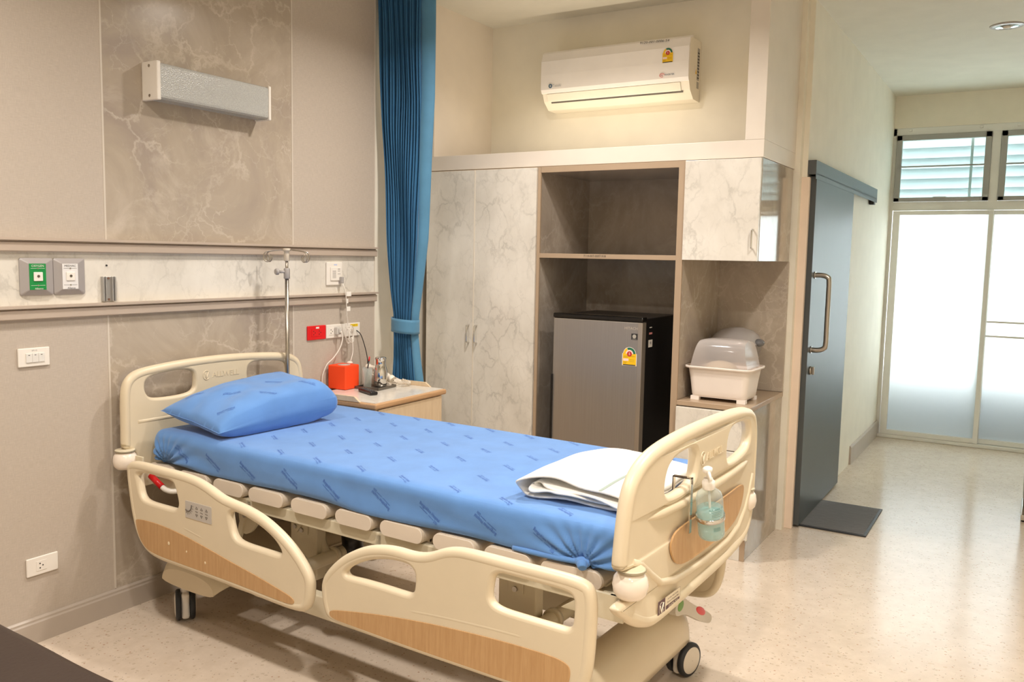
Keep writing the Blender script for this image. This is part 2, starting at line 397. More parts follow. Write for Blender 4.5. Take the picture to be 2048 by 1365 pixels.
# window wall frame: white aluminium
WX = 7.92
g = G()
def fr(y0, y1, z0, z1, d=.0, mi=0, t=.06): g.box(WX - d, WX + t, min(y0, y1), max(y0, y1), z0, z1, .004, mi)
fr(-2.04, -2.10, 0, 2.623); fr(-2.04, -4.4, 2.56, 2.623); fr(-2.1, -4.4, 1.94, 2.013); fr(-2.80, -2.866, 2.01, 2.565, .004)
fr(-3.62, -3.68, 2.01, 2.565, .004); fr(-4.34, -4.5, 0, 2.623); fr(-2.04, -4.4, 0, .03, .02)
for (y) in (-2.2, -2.72, -2.98): g.box(WX - .012, WX, y - .012, y + .012, 2.592, 2.612, .003)
struct(g, 'window_frame', WHT2)
def awning(i, y0, y1):
    g = G(); zb, zt = 2.014, 2.563; k = .045
    for a in ((y0, y0 - k, zb, zt), (y1 + k, y1, zb, zt), (y0, y1, zb, zb + .034), (y0, y1, zt - k, zt)): g.box(WX - .018, WX + .02, min(a[0], a[1]), max(a[0], a[1]), a[2], a[3], .004)
    g.box(WX - .022, WX - .01, y1 + .02, y0 - .02, 2.296, 2.308)
    g.box(WX - .03, WX - .018, (y0 + y1) / 2 - .05, (y0 + y1) / 2 + .05, 2.04, 2.052, .003)
    w = struct(g, 'window_%d' % i, M('grey_window_aluminium', 'a3a39f', .4))
    G().box(WX + .004, WX + .008, y1 + k, y0 - k, zb + .03, zt - k).out('window_pane', m_thin('clear_glass_%d' % i, 'dfe9e8', .04), parent=w)
    for j in range(6):       # louvre blades outside the pane
        z = 2.50 - j * .085
        G().box(-.055, .055, y1 + .02, y0 - .02, -.003, .003, X=Matrix.Translation((WX + .11, 0, z)) @ Matrix.Rotation(math.radians(62), 4, 'Y')).out('louvre_blade', MATS['frosted_louvre'] if 'frosted_louvre' in MATS else m_frost('frosted_louvre', (.72, .75, .75, 1)), parent=w)
    G().box(WX + .07, WX + .085, y1 + .13, y1 + .15, zb, zt).out('louvre_lever', WHT2, parent=w)
awning(1, -2.10, -2.80); awning(2, -2.866, -3.62); awning(3, -3.68, -4.34)
def sliding(i, y0, y1, dx, bars=()):
    g = G()
    g.box(WX - .02 + dx, WX + .012 + dx, y0 - .055, y0, .032, 1.938, .003); g.box(WX - .02 + dx, WX + .012 + dx, y1, y1 + .036, .032, 1.938, .003)
    g.box(WX - .019 + dx, WX + .011 + dx, y1 + .03, y0 - .05, .032, .072, .003); g.box(WX - .019 + dx, WX + .011 + dx, y1 + .03, y0 - .05, 1.903, 1.938, .003)
    for z in bars: g.box(WX - .018 + dx, WX - .004 + dx, y1 + .03, y0 - .05, z - .008, z + .008)
    d = struct(g, 'door_%d' % i, WHT2)
    G().box(WX - .003 + dx, WX + .001 + dx, y1 + .03, y0 - .05, .07, 1.905).out('door_pane', FROST, parent=d)
sliding(2, -2.105, -2.851, 0); sliding(3, -2.800, -3.60, .036, (1.039, .922)); sliding(4, -3.57, -4.34, 0)
# the balcony outside; its low wall is added to darken the lower panes
struct(G().box(8.05, 9.3, -4.6, -1.9, -.12, -.02), 'floor_balcony', M('balcony_concrete', '9a9c9a', .8))
struct(G().box(8.16, 8.24, -4.6, -1.9, -.02, .56), 'wall_added_parapet', M('added_parapet_paint', '8d99a6', .8))
# black sliding door
g = G(); g.box(4.87, 6.0, -2.116, -2.080, .014, 1.962, .002)
d1 = struct(g, 'door_1', M('charcoal_door_laminate', '4c5152', .42))
g = G(); g.tube(spl([(4.945, -2.116, 1.425), (4.945, -2.155, 1.425), (4.945, -2.185, 1.415), (4.945, -2.195, 1.385), (4.945, -2.195, 1.2), (4.945, -2.195, 1.05), (4.945, -2.185, 1.02), (4.945, -2.155, 1.008), (4.945, -2.116, 1.008)], 5), .014, 12)
for z in (1.425, 1.008): g.cyl((4.945, -2.1162, z), (4.945, -2.121, z), .02)
g.out('door_handle', STEEL, parent=d1)
g = G(); g.cyl((4.945, -2.116, .89), (4.945, -2.128, .89), .024); g.box(4.94, 4.95, -2.142, -2.128, .868, .912, .003); g.out('door_lock', STEEL, parent=d1)
hd = thing('sliding_door_header', (5.8, -2.09, 1.943), 'long charcoal track cover above the dark sliding door', 'track cover')
g = G(); g.box(4.835, 6.93, -2.118, -2.0731, 1.97, 2.045, .002); g.box(4.835, 6.93, -2.118, -2.1165, 1.945, 1.975); g.out('cover', M('charcoal_metal', '54585a', .42), parent=hd)
G().box(6.84, 6.9, -2.112, -2.078, 1.928, 1.9695, .002).out('end_stop', BLACK, parent=hd)
g = G(); g.box(4.91, 5.52, -2.467, -2.09, .0005, .009, .003, 1); g.box(4.922, 5.503, -2.452, -2.103, .0095, .0105, 0, 0)
m = g.out('door_mat', [m_cloth('dark_mat_pile', '4a4744', .98, 260, .9), RUB], label='dark grey doormat with rubber edging in front of the black sliding door', cat='mat')

# ================================================================= fixtures on the head wall
def wl(x, y0, z): return (x, y0, z)
L = thing('wall_lamp', (2.56, 0, 2.1), 'white rectangular wall lamp with ribbed diffuser on the marble panel', 'lamp')
G().box(2.272, 2.85, -.02, -.0005, 2.11, 2.245).out('back_plate', WHT, parent=L)
g = G()
def lens(a, b): # D-shaped diffuser
    x = 2.275 + a * .57; th = b
    P = [(-.02, 2.106), (-.085, 2.106), (-.094, 2.112), (-.096, 2.12), (-.096, 2.236), (-.092, 2.244), (-.085, 2.248), (-.02, 2.248)]
    i = min(int(th * 7), 6); f = th * 7 - i; p, q = P[i], P[i + 1]
    return Vector((x, p[0] + (q[0] - p[0]) * f, p[1] + (q[1] - p[1]) * f))
g.grid(lens, 2, 29, smooth=False); g.out('diffuser', LENS, parent=L, solid=.002)
for z in (2.145, 2.21): G().cyl((2.3, -.05, z), (2.82, -.05, z), .013).out('tube', M('lamp_tube', 'f2f0ea', .3), parent=L)
for x0, x1 in ((2.257, 2.275), (2.845, 2.860)):
    c = G().box(x0, x1, -.1, -.0008, 2.1, 2.254, .004).out('end_cap', WHT, parent=L)
for z in (2.118, 2.236): G().cyl((2.2568, -.05, z), (2.2555, -.05, z), .006).out('screw', STEEL, parent=L)

def plate_dev(name, x0, x1, z0, z1, lab, cat, mat, t=.009, bev=.003):
    r = thing(name, ((x0 + x1) / 2, 0, z0), lab, cat)
    G().box(x0, x1, -t, -.0004, z0, z1, bev).out('face_plate', mat, parent=r); return r
def gas(name, x0, x1, cen, mat, word, lab, tc):
    z0, z1 = 1.3205, 1.4585; r = thing(name, ((x0 + x1) / 2, 0, z0), lab, 'outlet')
    g = G(); b = bmesh.new(); 
    O = rrect(x0, x1, z0, z1, .008, 4); I = rrect(cen - .033, cen + .033, 1.340, 1.440, .003, 4)
    A = [b.verts.new((x, -.0005, z)) for x, z in O]; A2 = [b.verts.new((x, -.006, z)) for x, z in O]; B = [b.verts.new((x, -.026, z)) for x, z in I]
    n = len(O)
    for P, Q in ((A, A2), (A2, B)):
        for i in range(n): f = b.faces.new([P[i], P[(i + 1) % n], Q[(i + 1) % n], Q[i]])
    b.faces.new(B); g._in(b, 0); g.out('housing', M('grey_outlet_plastic', 'a8a29f', .4), parent=r)
    g = G(); g.box(cen - .031, cen + .031, -.028, -.0262, 1.342, 1.438, .0008, 0)
    g.mesh(text(word, .0115), onY(cen, 1.4295, -.0284), 1); g.mesh(text('Alliance', .010), onY(cen + .003, 1.346, -.0284), 1)
    for z in (1.4205, 1.358): g.box(cen - .026, cen + .026, -.0284, -.028, z - .0005, z + .0005, 0, 1); g.cyl((cen, -.028, z), (cen, -.0295, z), .003, mi=2)
    g.out('colour_panel', [mat, tc, CHROME], parent=r)
    g = G(); g.box(cen - .017, cen + .017, -.032, -.0282, 1.374, 1.407, .002); g.out('socket', WHT, parent=r)
    G().cyl((cen, -.032, 1.392), (cen, -.0335, 1.392), .005).out('port', M('port_brass', '7d7468', .35, .8), parent=r)
gas('oxygen_outlet', 1.733, 1.8575, 1.7875, M('oxygen_green', '0c8a3f', .4), 'OXYGEN', 'grey framed wall gas outlet with green OXYGEN panel', WHT)
gas('vacuum_outlet', 1.8595, 1.983, 1.912, M('vacuum_white', 'e4e2e0', .4), 'MEDVAC', 'grey framed wall gas outlet with white panel, right of the green one', DARK)
r = thing('wall_bracket', (2.082, 0, 1.289), 'small ribbed aluminium bracket screwed to the white marble band', 'bracket')
g = G(); g.box(2.053, 2.111, -.006, -.0004, 1.289, 1.387, .001)
for x in (2.057, 2.068, 2.096, 2.107): g.box(x - .003, x + .003, -.016, -.006, 1.289, 1.387, .001)
g.out('body', M('anodised_aluminium', 'b9b7b4', .35, .7), parent=r)
for z in (1.296, 1.380): G().cyl((2.082, -.006, z), (2.082, -.009, z), .0045).out('screw', M('rusty_screw', '8a6a58', .5, .6), parent=r)
G().cyl((2.079, -.0004, 1.431), (2.079, -.004, 1.431), .0035).out('wall_screw', DARK, label='tiny dark screw in the marble band above the aluminium bracket', cat='screw')
r = plate_dev('light_switch', 1.715, 1.833, 1.057, 1.1265, 'white wall plate with three rocker switches', 'switch', WHT)
for k in range(3):
    g = G(); x = 1.742 + k * .0232; g.box(x, x + .0225, -.013, -.0092, 1.073, 1.107, .001); g.box(x + .008, x + .014, -.0133, -.013, 1.0995, 1.1015, 0, 1); g.out('rocker', [M('switch_white', 'e2dfd8', .3), DARK], parent=r)
G().mesh(text('LP1-12', .007), onY(1.775, 1.1165, -.0093)).out('marking', DARK, parent=r)
def holes(g, x, z, y, s=1, mi=0):
    for dx, dz in ((0, .0085), (0, -.0085), (.011, 0)): g.cyl((x + dx * s, y, z + dz * s), (x + dx * s, y - .0006, z + dz * s), .0028 * s, n=8, mi=mi)
def outlet(x0, x1, z0, z1, lab, mat, hx, mark=None):
    r = plate_dev('wall_socket', x0, x1, z0, z1, lab, 'socket', mat); zc = (z0 + z1) / 2
    g = G(); g.box(hx[0] - .014, hx[-1] + .026, -.0105, -.0092, zc - .019, zc + .019, .0006, 0)
    for h in hx: holes(g, h, zc, -.0105, 1, 1)
    g.out('socket_insert', [mat, DARK], parent=r)
    if mark: mark(r)
    return r
outlet(1.717, 1.838, .2605, .3305, 'white wall socket low above the skirting board', WHT, (1.766,))
outlet(3.177, 3.309, 1.048, 1.121, 'red double wall socket beside the bed head', M('red_socket', 'e0161c', .35), (3.218, 3.258), lambda r: G().box(3.235, 3.258, -.0098, -.0091, 1.1055, 1.1145).out('sticker', WHT, parent=r))
def plug_(r):
    g = G(); g.box(3.368, 3.40, -.035, -.0106, 1.066, 1.108, .006); g.box(3.375, 3.393, -.045, -.034, 1.075, 1.1, .005); g.out('plug_adapter', M('clear_grey_plastic', 'c9c5bd', .25), parent=r)
outlet(3.313, 3.458, 1.048, 1.120, 'white wall socket with adapter plug, between the red socket and the cord tangle', WHT, (3.345,), plug_)
r = plate_dev('cable_outlet', 3.460, 3.575, 1.048, 1.1205, 'white cable outlet plate with yellow label sticker', 'outlet', WHT)
g = G(); g.box(3.497, 3.556, -.0098, -.0091, 1.1, 1.114, 0, 0); g.mesh(text('ROOM 17', .010), onY(3.526, 1.107, -.0099), 1); g.out('sticker', [M('yellow_sticker', 'f2cf1e', .5), DARK], parent=r)
r = thing('call_module', (3.375, 0, 1.328), 'white nurse call wall unit plugged with a white cord', 'call unit')
g = G(); g.box(3.316, 3.434, -.010, -.0004, 1.3275, 1.4485, .004); g.out('face_plate', WHT, parent=r)
g = G(); g.box(3.34, 3.415, -.016, -.0102, 1.352, 1.422, .002, 0)
for k in range(7): g.box(3.352, 3.378, -.0164, -.016, 1.366 + k * .006, 1.3685 + k * .006, 0, 1)
for x, z in ((3.395, 1.387), (3.406, 1.387)): g.cyl((x, -.016, z), (x, -.017, z), .002, n=8, mi=2)
for z in (1.402, 1.412): g.box(3.391, 3.408, -.0164, -.016, z, z + .002, 0, 2)
g.box(3.368, 3.392, -.0105, -.01, 1.432, 1.438, 0, 3); g.out('speaker_panel', [WHT, GREYP, DARK, M('label_blue', 'b9c6e6', .5)], parent=r); r_call = r
# cords
def cord(name, pts, rr, mat, lab, cat='cord', n=10):
    g = G(); g.tube(spl(pts, n), rr, 8); return g.out(name, mat, label=lab, cat=cat)
WC = M('white_cord', 'e4ddd2', .4)
g = G(); g.box(3.402, 3.42, -.034, -.0165, 1.338, 1.372, .003); g.out('plug', GREYP, parent=r)
cc = [(3.411, -.028, 1.34), (3.414, -.048, 1.30), (3.418, -.052, 1.23), (3.424, -.05, 1.17), (3.435, -.046, 1.125), (3.428, -.042, 1.10), (3.446, -.05, 1.085)]
for k in range(44):
    a = k * .55; cc.append((3.448 + .024 * math.cos(a) * (1 + .15 * math.sin(k)), -.052 - .012 * math.sin(a * .5), 1.063 + .036 * math.sin(a) * (1 + .12 * math.cos(2.1 * k)) + .01 * math.sin(k * .7)))
cc += [(3.452, -.06, 1.05), (3.449, -.07, .98), (3.432, -.075, .94), (3.425, -.075, .925)]
g = G(); g.tube(spl(cc, 4), .0026, 6); cw_ = g.out('cord', WC, parent=r)
for z, w, h in ((1.282, .035, .024), (1.244, .012, .024), (1.203, .028, .024)):
    G().box(3.416, 3.416 + w, -.056, -.0552, z - h / 2, z + h / 2).out('paper_tag', M('paper_tag', 'efeae0', .7), parent=cw_)
cord('power_cord', [(3.386, -.043, 1.085), (3.390, -.05, 1.05), (3.372, -.05, 1.0), (3.335, -.04, .95), (3.30, -.025, .915), (3.282, -.015, .87), (3.278, -.010, .84), (3.283, -.010, .7875)], .0032, WC, 'white power cord drooping from the socket adapter behind the orange box')
cord('phone_line_cord', [(3.545, -.0095, 1.078), (3.56, -.03, 1.05), (3.575, -.05, .97), (3.58, -.06, .90), (3.575, -.05, .86), (3.58, -.045, .835)], .0024, BLACK, 'thin black cord running from the yellow labelled outlet to the telephone')

# ================================================================= cabinets
def pull(parent, y, z0, z1, x):
    G().tube(spl([(x, y, z1), (x - .022, y, z1 - .002), (x - .026, y, z1 - .014), (x - .026, y, z0 + .014), (x - .022, y, z0 + .002), (x, y, z0)], 4), .0042, 8).out('handle', CHROME, parent=parent)
wr = thing('wardrobe', (4.46, -.41, 0), 'tall white marble-laminate wardrobe with two doors', 'wardrobe')
g = G(); g.box(XW + .001, XB - .002, -.786, -.768, 0.001, 1.99); g.box(XW + .001, XB - .002, -.05, -.032, .001, 1.99); g.box(XW + .001, XB - .002, -.768, -.05, 1.97, 1.99); g.box(XW + .001, XB - .002, -.768, -.05, .001, .06); g.box(XB - .02, XB - .002, -.768, -.05, .06, 1.97)
g.out('carcass', EDGE, parent=wr)
for (y0, y1, hy) in ((-.376, -.036, -.350), (-.785, -.3805, -.405)):
    d = G().box(XW - .018, XW, y0 if y0 < y1 else y1, y1 if y0 < y1 else y0, .06, 1.985, .002).out('door', [WM], parent=wr)
    pull(d, hy, .99, 1.092, XW - .018)
    G().box(XW - .0195, XW + .0005, y0 - .0012 if hy > -.38 else y1 - .001, y0 + .0012 if hy > -.38 else y1 + .0012, .06, 1.985).out('edge_strip', M('cream_edge', 'efe6d6', .4), parent=d)
su = thing('shelf_unit', (4.46, -1.2, 0), 'open taupe marble cabinet bay holding the fridge', 'shelf unit')
g = G()
for y0, y1 in ((-.803, -.7875), (-1.603, -1.6005)): g.box(XW + .004, XB - .02, y0, y1, .001, 1.99)
g.box(XB - .02, XB - .002, -1.602, -.798, .001, 1.99); g.box(XW + .004, XB - .02, -1.6, -.803, 1.96, 1.99); g.out('lining', TM, parent=su)
g = G(); g.box(XW - .006, XW + .004, -.806, -.7875, .001, 1.99); g.box(XW - .006, XW + .004, -1.634, -1.600, .001, 1.99, 0); g.box(XW - .006, XW + .004, -1.6, -.805, 1.958, 1.99); g.out('face_frame', EDGE, parent=su)
G().box(XW + .004, XB - .02, -1.634, -1.6035, .001, 1.99).out('side_panel', TM, parent=su)
s_ = G().box(XW + .006, XB - .021, -1.6, -.804, 1.4935, 1.5165).out('shelf', TM, parent=su)
g = G(); g.box(XW - .006, XW + .0055, -1.6, -.8045, 1.4925, 1.5175, .001, 0); g.mesh(text('7110-007-0007-918', .0165), onX(-1.145, 1.506, XW - .0066), 1); g.out('shelf_edge', [EDGE, DARK], parent=s_)
oc = thing('overhead_cabinet', (4.46, -1.83, 1.495), 'white marble-front overhead cabinet above the dish drainer', 'cabinet')
G().box(XW + .001, XB - .021, -2.016, -1.6345, 1.497, 1.99, .001).out('carcass', [GM], parent=oc)
d = G().box(XW - .018, XW, -2.014, -1.637, 1.496, 1.988, .0015).out('door', WM, parent=oc); pull(d, -1.99, 1.556, 1.648, XW - .018)
# counter cabinet: back panel, worktop, drawers
cc_ = thing('counter_cabinet', (4.46, -1.83, 0), 'low white marble drawer cabinet with taupe side beside the fridge bay', 'cabinet')
G().box(XB - .02, XB - .002, -2.017, -1.6345, .782, 1.4965).out('back_panel', BM, parent=cc_)
G().box(XW + .004, XB - .0215, -1.6365, -1.6345, .782, 1.4965).out('side_lining', BM, parent=cc_)
G().box(XW + .005, XB - .003, -2.012, -1.636, .001, .754).out('carcass', GM, parent=cc_)
G().box(XW - .008, XW + .0045, -2.016, -1.992, .001, .752).out('face_frame', EDGE, parent=cc_)
for z0, z1 in ((.557, .751), (.350, .553), (.115, .346)):
    d = G().box(XW - .027, XW - .0085, -2.025, -1.638, z0, z1, .003).out('drawer', WM, parent=cc_)
    G().box(XW - .0285, XW - .008, -2.0285, -2.0255, z0, z1).out('edge_strip', MATS['cream_edge'], parent=d)
G().box(XW - .008, XW + .0045, -1.991, -1.638, .001, .11).out('plinth', WM, parent=cc_)
g = G(); g.box(XW - .008, XB - .003, -2.017, -1.6345, .755, .780, .002); g.out('worktop', M('tan_worktop', 'b19a80', .3), parent=cc_)

# ------------------------------------------------ fridge
F = thing('mini_fridge', (4.36, -1.195, 0), 'small stainless-front fridge with black sides in the open bay', 'fridge')
FX = 4.10; y0, y1 = -1.452, -.935
G().box(FX + .052, 4.62, y0, y1, .03, 1.187, .006).out('body', BLACK, parent=F)
g = G(); g.box(FX, FX + .05, y0 - .002, y1 + .002, .05, 1.170, .006, 0); dr = g.out('door', [BRUSH], parent=F)
G().box(FX - .001, FX + .05, y0 - .0022, y0 + .022, .055, 1.168, .002).out('edge_trim', M('pale_steel_trim', 'b5aa9b', .3, .7), parent=dr)
g = G(); g.box(FX - .004, FX + .06, y0 - .004, y1 + .004, 1.171, 1.196, .006); g.out('top_cap', M('gloss_black', '0d0c0c', .12), parent=F)
G().box(FX - .012, FX + .0005, y1 - .004, y1 + .006, .1, .86, .002).out('door_grip', BLACK, parent=dr)
g = G(); g.mesh(text('HITACHI', .0205), onX(-1.394, 1.1365, FX - .0006)); g.out('logo', M('logo_silver', 'd9cdb9', .3, .5), parent=dr)
g = G(); g.box(FX - .0015, FX + .0005, -1.4285, -1.394, 1.079, 1.1105, 0, 0); g.lathe((FX - .0018, -1.411, 1.096), [(.0105, 0), (.0105, .0006)], 18, 1, (-1, 0, 0))
g.mesh(text('INVERTER', .0055), onX(-1.411, 1.0825, FX - .0018), 1); g.out('badge', [M('badge_black', '2b2a2a', .4), M('badge_grey', 'a9a49a', .4)], parent=dr)
YEL = M('label_yellow', 'f0c016', .5); GRN = M('label_green', '1f6b4f', .5); PNK = M('label_pink', 'f4d9cf', .5); LRED = M('label_red', 'c22a26', .5)
def energy(g, f, w, h):
    """Thai energy label: yellow body, coloured arc and a red 5"""
    def P(x, z): return (x * w, z * h)
    def flat(pts, d, mi):
        b = bmesh.new(); b.faces.new([b.verts.new(f(Vector((x * w, z * h, d)))) for x, z in pts]); g._in(b, mi)
    flat([(-.5, 0), (.5, 0), (.5, .62), (-.5, .62)], .0006, 0); flat([(-.46, .02), (.46, .02), (.46, .62), (-.46, .62)], .0009, 1)
    ar = w / h
    def arc(r0, r1, a0, a1, d, mi, n=14):
        for k in range(n):
            t0, t1 = math.radians(a0 + (a1 - a0) * k / n), math.radians(a0 + (a1 - a0) * (k + 1) / n)
            flat([(r * math.cos(t), .60 + r * math.sin(t) * ar) for r, t in ((r0, t0), (r1, t0), (r1, t1), (r0, t1))], d, mi)
    arc(0, .44, 0, 180, .0007, 0); arc(.02, .41, 118, 178, .0010, 1); arc(.02, .41, 2, 115, .0010, 2); arc(0.0, .26, 0, 180, .0013, 3)
    arc(0, .17, 0, 360, .0016, 4, 20)
    g.mesh(text('5', .24 * w), lambda c: f(Vector((c.x, .60 * h + c.y, .002))), 0)
    for z, x0, x1 in ((.48, -.4, .4), (.42, -.4, -.1), (.30, 0, .35), (.22, 0, .35), (.17, -.4, -.15), (.12, -.4, -.2)): flat([(x0, z), (x1, z), (x1, z + .008), (x0, z + .008)], .0013, 5)
    flat([(-.42, .24), (-.06, .24), (-.06, .36), (-.42, .36)], .0011, 3); flat([(-.42, .02), (.42, .02), (.42, .065), (-.42, .065)], .0013, 5)
g = G(); energy(g, lambda c: Vector((FX - .0004 - c.z, -1.387 - c.x, .941 + c.y)), .082, .1035); g.out('energy_label', [WHT, YEL, GRN, PNK, LRED, DARK], parent=dr)
g = G(); ys = y0 - .0006
for x0, x1, z0, z1, mt_ in ((4.197, 4.237, 1.102, 1.112, M('sticker_pink', 'd98f8a', .5)), (4.2, 4.232, 1.136, 1.141, WHT)): G().box(x0, x1, ys - .0006, ys, z0, z1).out('side_sticker', mt_, parent=F)
g = G(); g.box(4.19, 4.243, ys - .0006, ys, 1.034, 1.073, 0, 0); g.mesh(text('FB', .02), lambda c: Vector((4.217 + c.x, ys - .001, 1.055 + c.y)), 1); g.out('side_sticker', [WHT, DARK], parent=F)
for y in (-1.42, -.97):
    G().cyl((4.2, y, .0005), (4.2, y, .0305), .02, .018).out('foot', BLACK, parent=F); G().cyl((4.56, y, .0005), (4.56, y, .0305), .02, .018).out('foot', BLACK, parent=F)

# ------------------------------------------------ dish drainer box
D = thing('dish_drainer', (4.33, -1.825, .78), 'white plastic dish drainer box with clear domed lid on the counter', 'dish drainer')
dx0, dx1, dy0, dy1 = 4.20, 4.45, -1.985, -1.665
def tub(a, b):
    P = [(.80, -.022), (.80, -.022), (.81, -.018), (.88, -.010), (.945, 0), (.948, .014), (.957, .016), (.957, .010)]
    i = min(int(b * 7), 6); f = b * 7 - i; z = P[i][0] + (P[i + 1][0] - P[i][0]) * f; k = P[i][1] + (P[i + 1][1] - P[i][1]) * f
    if b == 0: z = .80
    L_ = rrect(dy0 - k, dy1 + k, dx0 - k, dx1 + k, .035 + k * .3, 6); p = L_[int(round(a * len(L_))) % len(L_)]
    return Vector((p[1], p[0], z))
g = G(); g.grid(tub, 28, 22, cu=True); LB = rrect(dy0 + .022, dy1 - .022, dx0 + .022, dx1 - .022, .03, 6); g.poly([(p[1], p[0], .799) for p in LB], (0, 0, .003))
tb = g.out('tub', M('drainer_white', 'efe5db', .35), parent=D, solid=.002)
for (x, y) in ((dx0 + .035, dy0 + .04), (dx0 + .035, dy1 - .04), (dx1 - .035, dy0 + .04), (dx1 - .035, dy1 - .04)):
    G().poly([(x - .016, y - .022, .7805), (x + .016, y - .022, .7805), (x + .016, y + .022, .7805), (x - .016, y + .022, .7805)], (0, 0, .02)).out('foot', MATS['drainer_white'], parent=D)
def lid(a, b):
    t = math.pi * b; L2 = (dx1 - dx0) / 2 - .005; xc = (dx0 + dx1) / 2
    e = .55; cx = math.copysign(abs(math.cos(t)) ** e, math.cos(t)); z = .953 + .142 * abs(math.sin(t)) ** .62
    y = dy0 + .012 + (dy1 - dy0 - .024) * a; k = .018 * (2 * a - 1)
    sh = 1 - .06 * abs(2 * a - 1) ** 4
    return Vector((xc + cx * L2 * sh, y + (-k * (z - .953) / .142 * 1.6), .953 + (z - .953) * sh))
g = G(); g.grid(lid, 18, 30)
for e in (0, 1):
    pts = [lid(e, k / 30) for k in range(31)]; b = bmesh.new(); b.faces.new([b.verts.new(p) for p in pts]); g._in(b, 0)
g.out('lid', m_thin('clear_lid_plastic', 'ece6e2', .30, .12), parent=D)
g = G(); g.ball((4.33, -1.80, .93), .09, 0, (.9, 1, .55)); g.out('plate', M('cream_plate', 'eee0c6', .3), label='cream plate standing inside the clear-lidded dish drainer', cat='plate')
# grey lidded pot behind
Pt = thing('covered_bowl', (4.605, -1.795, .78), 'grey covered plastic food bowl behind the dish drainer', 'bowl')
pc = (4.605, -1.795)
G().lathe((pc[0], pc[1], .7805), [(.075, 0), (.08, .004), (.10, .10), (.122, .20), (.135, .255), (.141, .262), (.141, .268), (.13, .268)], 32).out('bowl', M('grey_bowl', '8e8a87', .3), parent=Pt)
G().lathe((pc[0], pc[1], 1.0485), [(.144, 0), (.144, .008), (.136, .02), (.115, .05), (.085, .073), (.045, .083), (.04, .086), (.001, .088)], 32).out('lid', M('silver_grey_lid', 'b2adab', .25, .2), parent=Pt)
g = G(); g.ball((pc[0] - .03, pc[1] - .130, 1.062), .03, 0, (1.3, 1, .7)); g.out('clip', M('smoky_clip', '6e6f72', .2), parent=Pt)
G().ball((pc[0] - .03, pc[1] + .130, 1.058), .024, 0, (1.3, 1, .7)).out('clip', MATS['smoky_clip'], parent=Pt)

# ------------------------------------------------ air conditioner
A = thing('air_conditioner', (4.68, -1.0, 2.385), 'white split air conditioner mounted in the lit wall niche', 'air conditioner')
AY0, AY1 = -1.468, -.548
prof = [(XB - .002, 2.385), (XB - .10, 2.388), (XB - .155, 2.43), (XB - .178, 2.478), (XB - .176, 2.70), (XB - .150, 2.716), (XB - .002, 2.718)]
g = G(); g.poly([(x, AY1, z) for x, z in prof], (0, AY0 - AY1, 0)); g.out('casing', M('ac_cream_case', 'f1ead9', .35), parent=A)
fp = [(XB - .179, 2.474), (XB - .186, 2.476), (XB - .196, 2.495), (XB - .198, 2.58), (XB - .196, 2.66), (XB - .180, 2.708), (XB - .16, 2.722), (XB - .13, 2.722), (XB - .179, 2.70)]
g = G(); g.poly([(x, AY1 + .002, z) for x, z in fp], (0, AY0 - AY1 - .004, 0)); fpn = g.out('front_panel', M('ac_white_panel', 'f6f1ec', .16), parent=A)
g = G(); fl = [(XB - .1585, 2.428), (XB - .162, 2.432), (XB - .181, 2.47), (XB - .1775, 2.473)]
g.poly([(x, AY1 - .03, z) for x, z in fl], (0, AY0 - AY1 + .08, 0)); g.out('air_flap', MATS['ac_cream_case'], parent=A)
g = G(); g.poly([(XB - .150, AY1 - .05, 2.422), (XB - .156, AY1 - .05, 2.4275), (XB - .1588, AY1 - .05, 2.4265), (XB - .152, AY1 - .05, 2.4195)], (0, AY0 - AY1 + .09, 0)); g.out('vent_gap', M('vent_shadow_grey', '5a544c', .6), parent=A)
ax = XB - .1985
g = G(); g.mesh(text('9120-001-0006-54', .0235), lambda c: Vector((XB - .187 + (c.y) * .45, -1.262 - c.x, 2.703 + c.y * .85 + c.x * -.02))); g.out('marker_number', DARK, parent=fpn)
g = G(); energy(g, lambda c: Vector((ax + .0005 - c.z, -1.348 - c.x, 2.578 + c.y)), .066, .088); g.out('energy_label', [WHT, YEL, GRN, PNK, LRED, DARK], parent=fpn)
g = G(); g.mesh(text('Tasaki', .024), lambda c: Vector((ax, -.655 - c.x, 2.514 + c.y)), 0); g.tube([(ax, -.612 + .010 * math.cos(a), 2.514 + .010 * math.sin(a)) for a in [k * .785 for k in range(8)]], .0028, 5, 1, True)
g.out('logo', [M('logo_grey', 'b4b6b8', .4), M('logo_blue', '2f5a78', .4)], parent=fpn)
g = G(); g.mesh(text('INVERTER', .0125), lambda c: Vector((ax, -1.362 - c.x, 2.5135 + c.y)), 0); g.tube([(ax, -1.318 - .014 * math.cos(a), 2.513 + .010 * math.sin(a)) for a in [k * .52 for k in range(11)]], .0012, 5, 1); g.mesh(text('DC', .010), lambda c: Vector((ax, -1.318 - c.x, 2.513 + c.y)), 1)
g.out('badge', [M('badge_navy', '2a4a66', .5), M('badge_red', 'd0392e', .5)], parent=fpn)
g = G(); ye = AY0 - .0008
for x0, x1, z0, z1, mi in ((XB - .055, XB - .02, 2.50, 2.675, 0), (XB - .055, XB - .02, 2.455, 2.492, 0), (XB - .10, XB - .085, 2.53, 2.57, 1)): g.box(x0, x1, ye, ye + .0006, z0, z1, 0, mi)
for k in range(9): g.box(XB - .052, XB - .024, ye - .0004, ye, 2.51 + k * .017, 2.516 + k * .017, 0, 2)
g.poly([(XB - .082, ye, 2.53), (XB - .062, ye, 2.53), (XB - .072, ye, 2.56)], (0, -.0004, 0), 3); g.out('side_label', [M('label_grey', 'a9a69f', .5), WHT, DARK, YEL], parent=A)

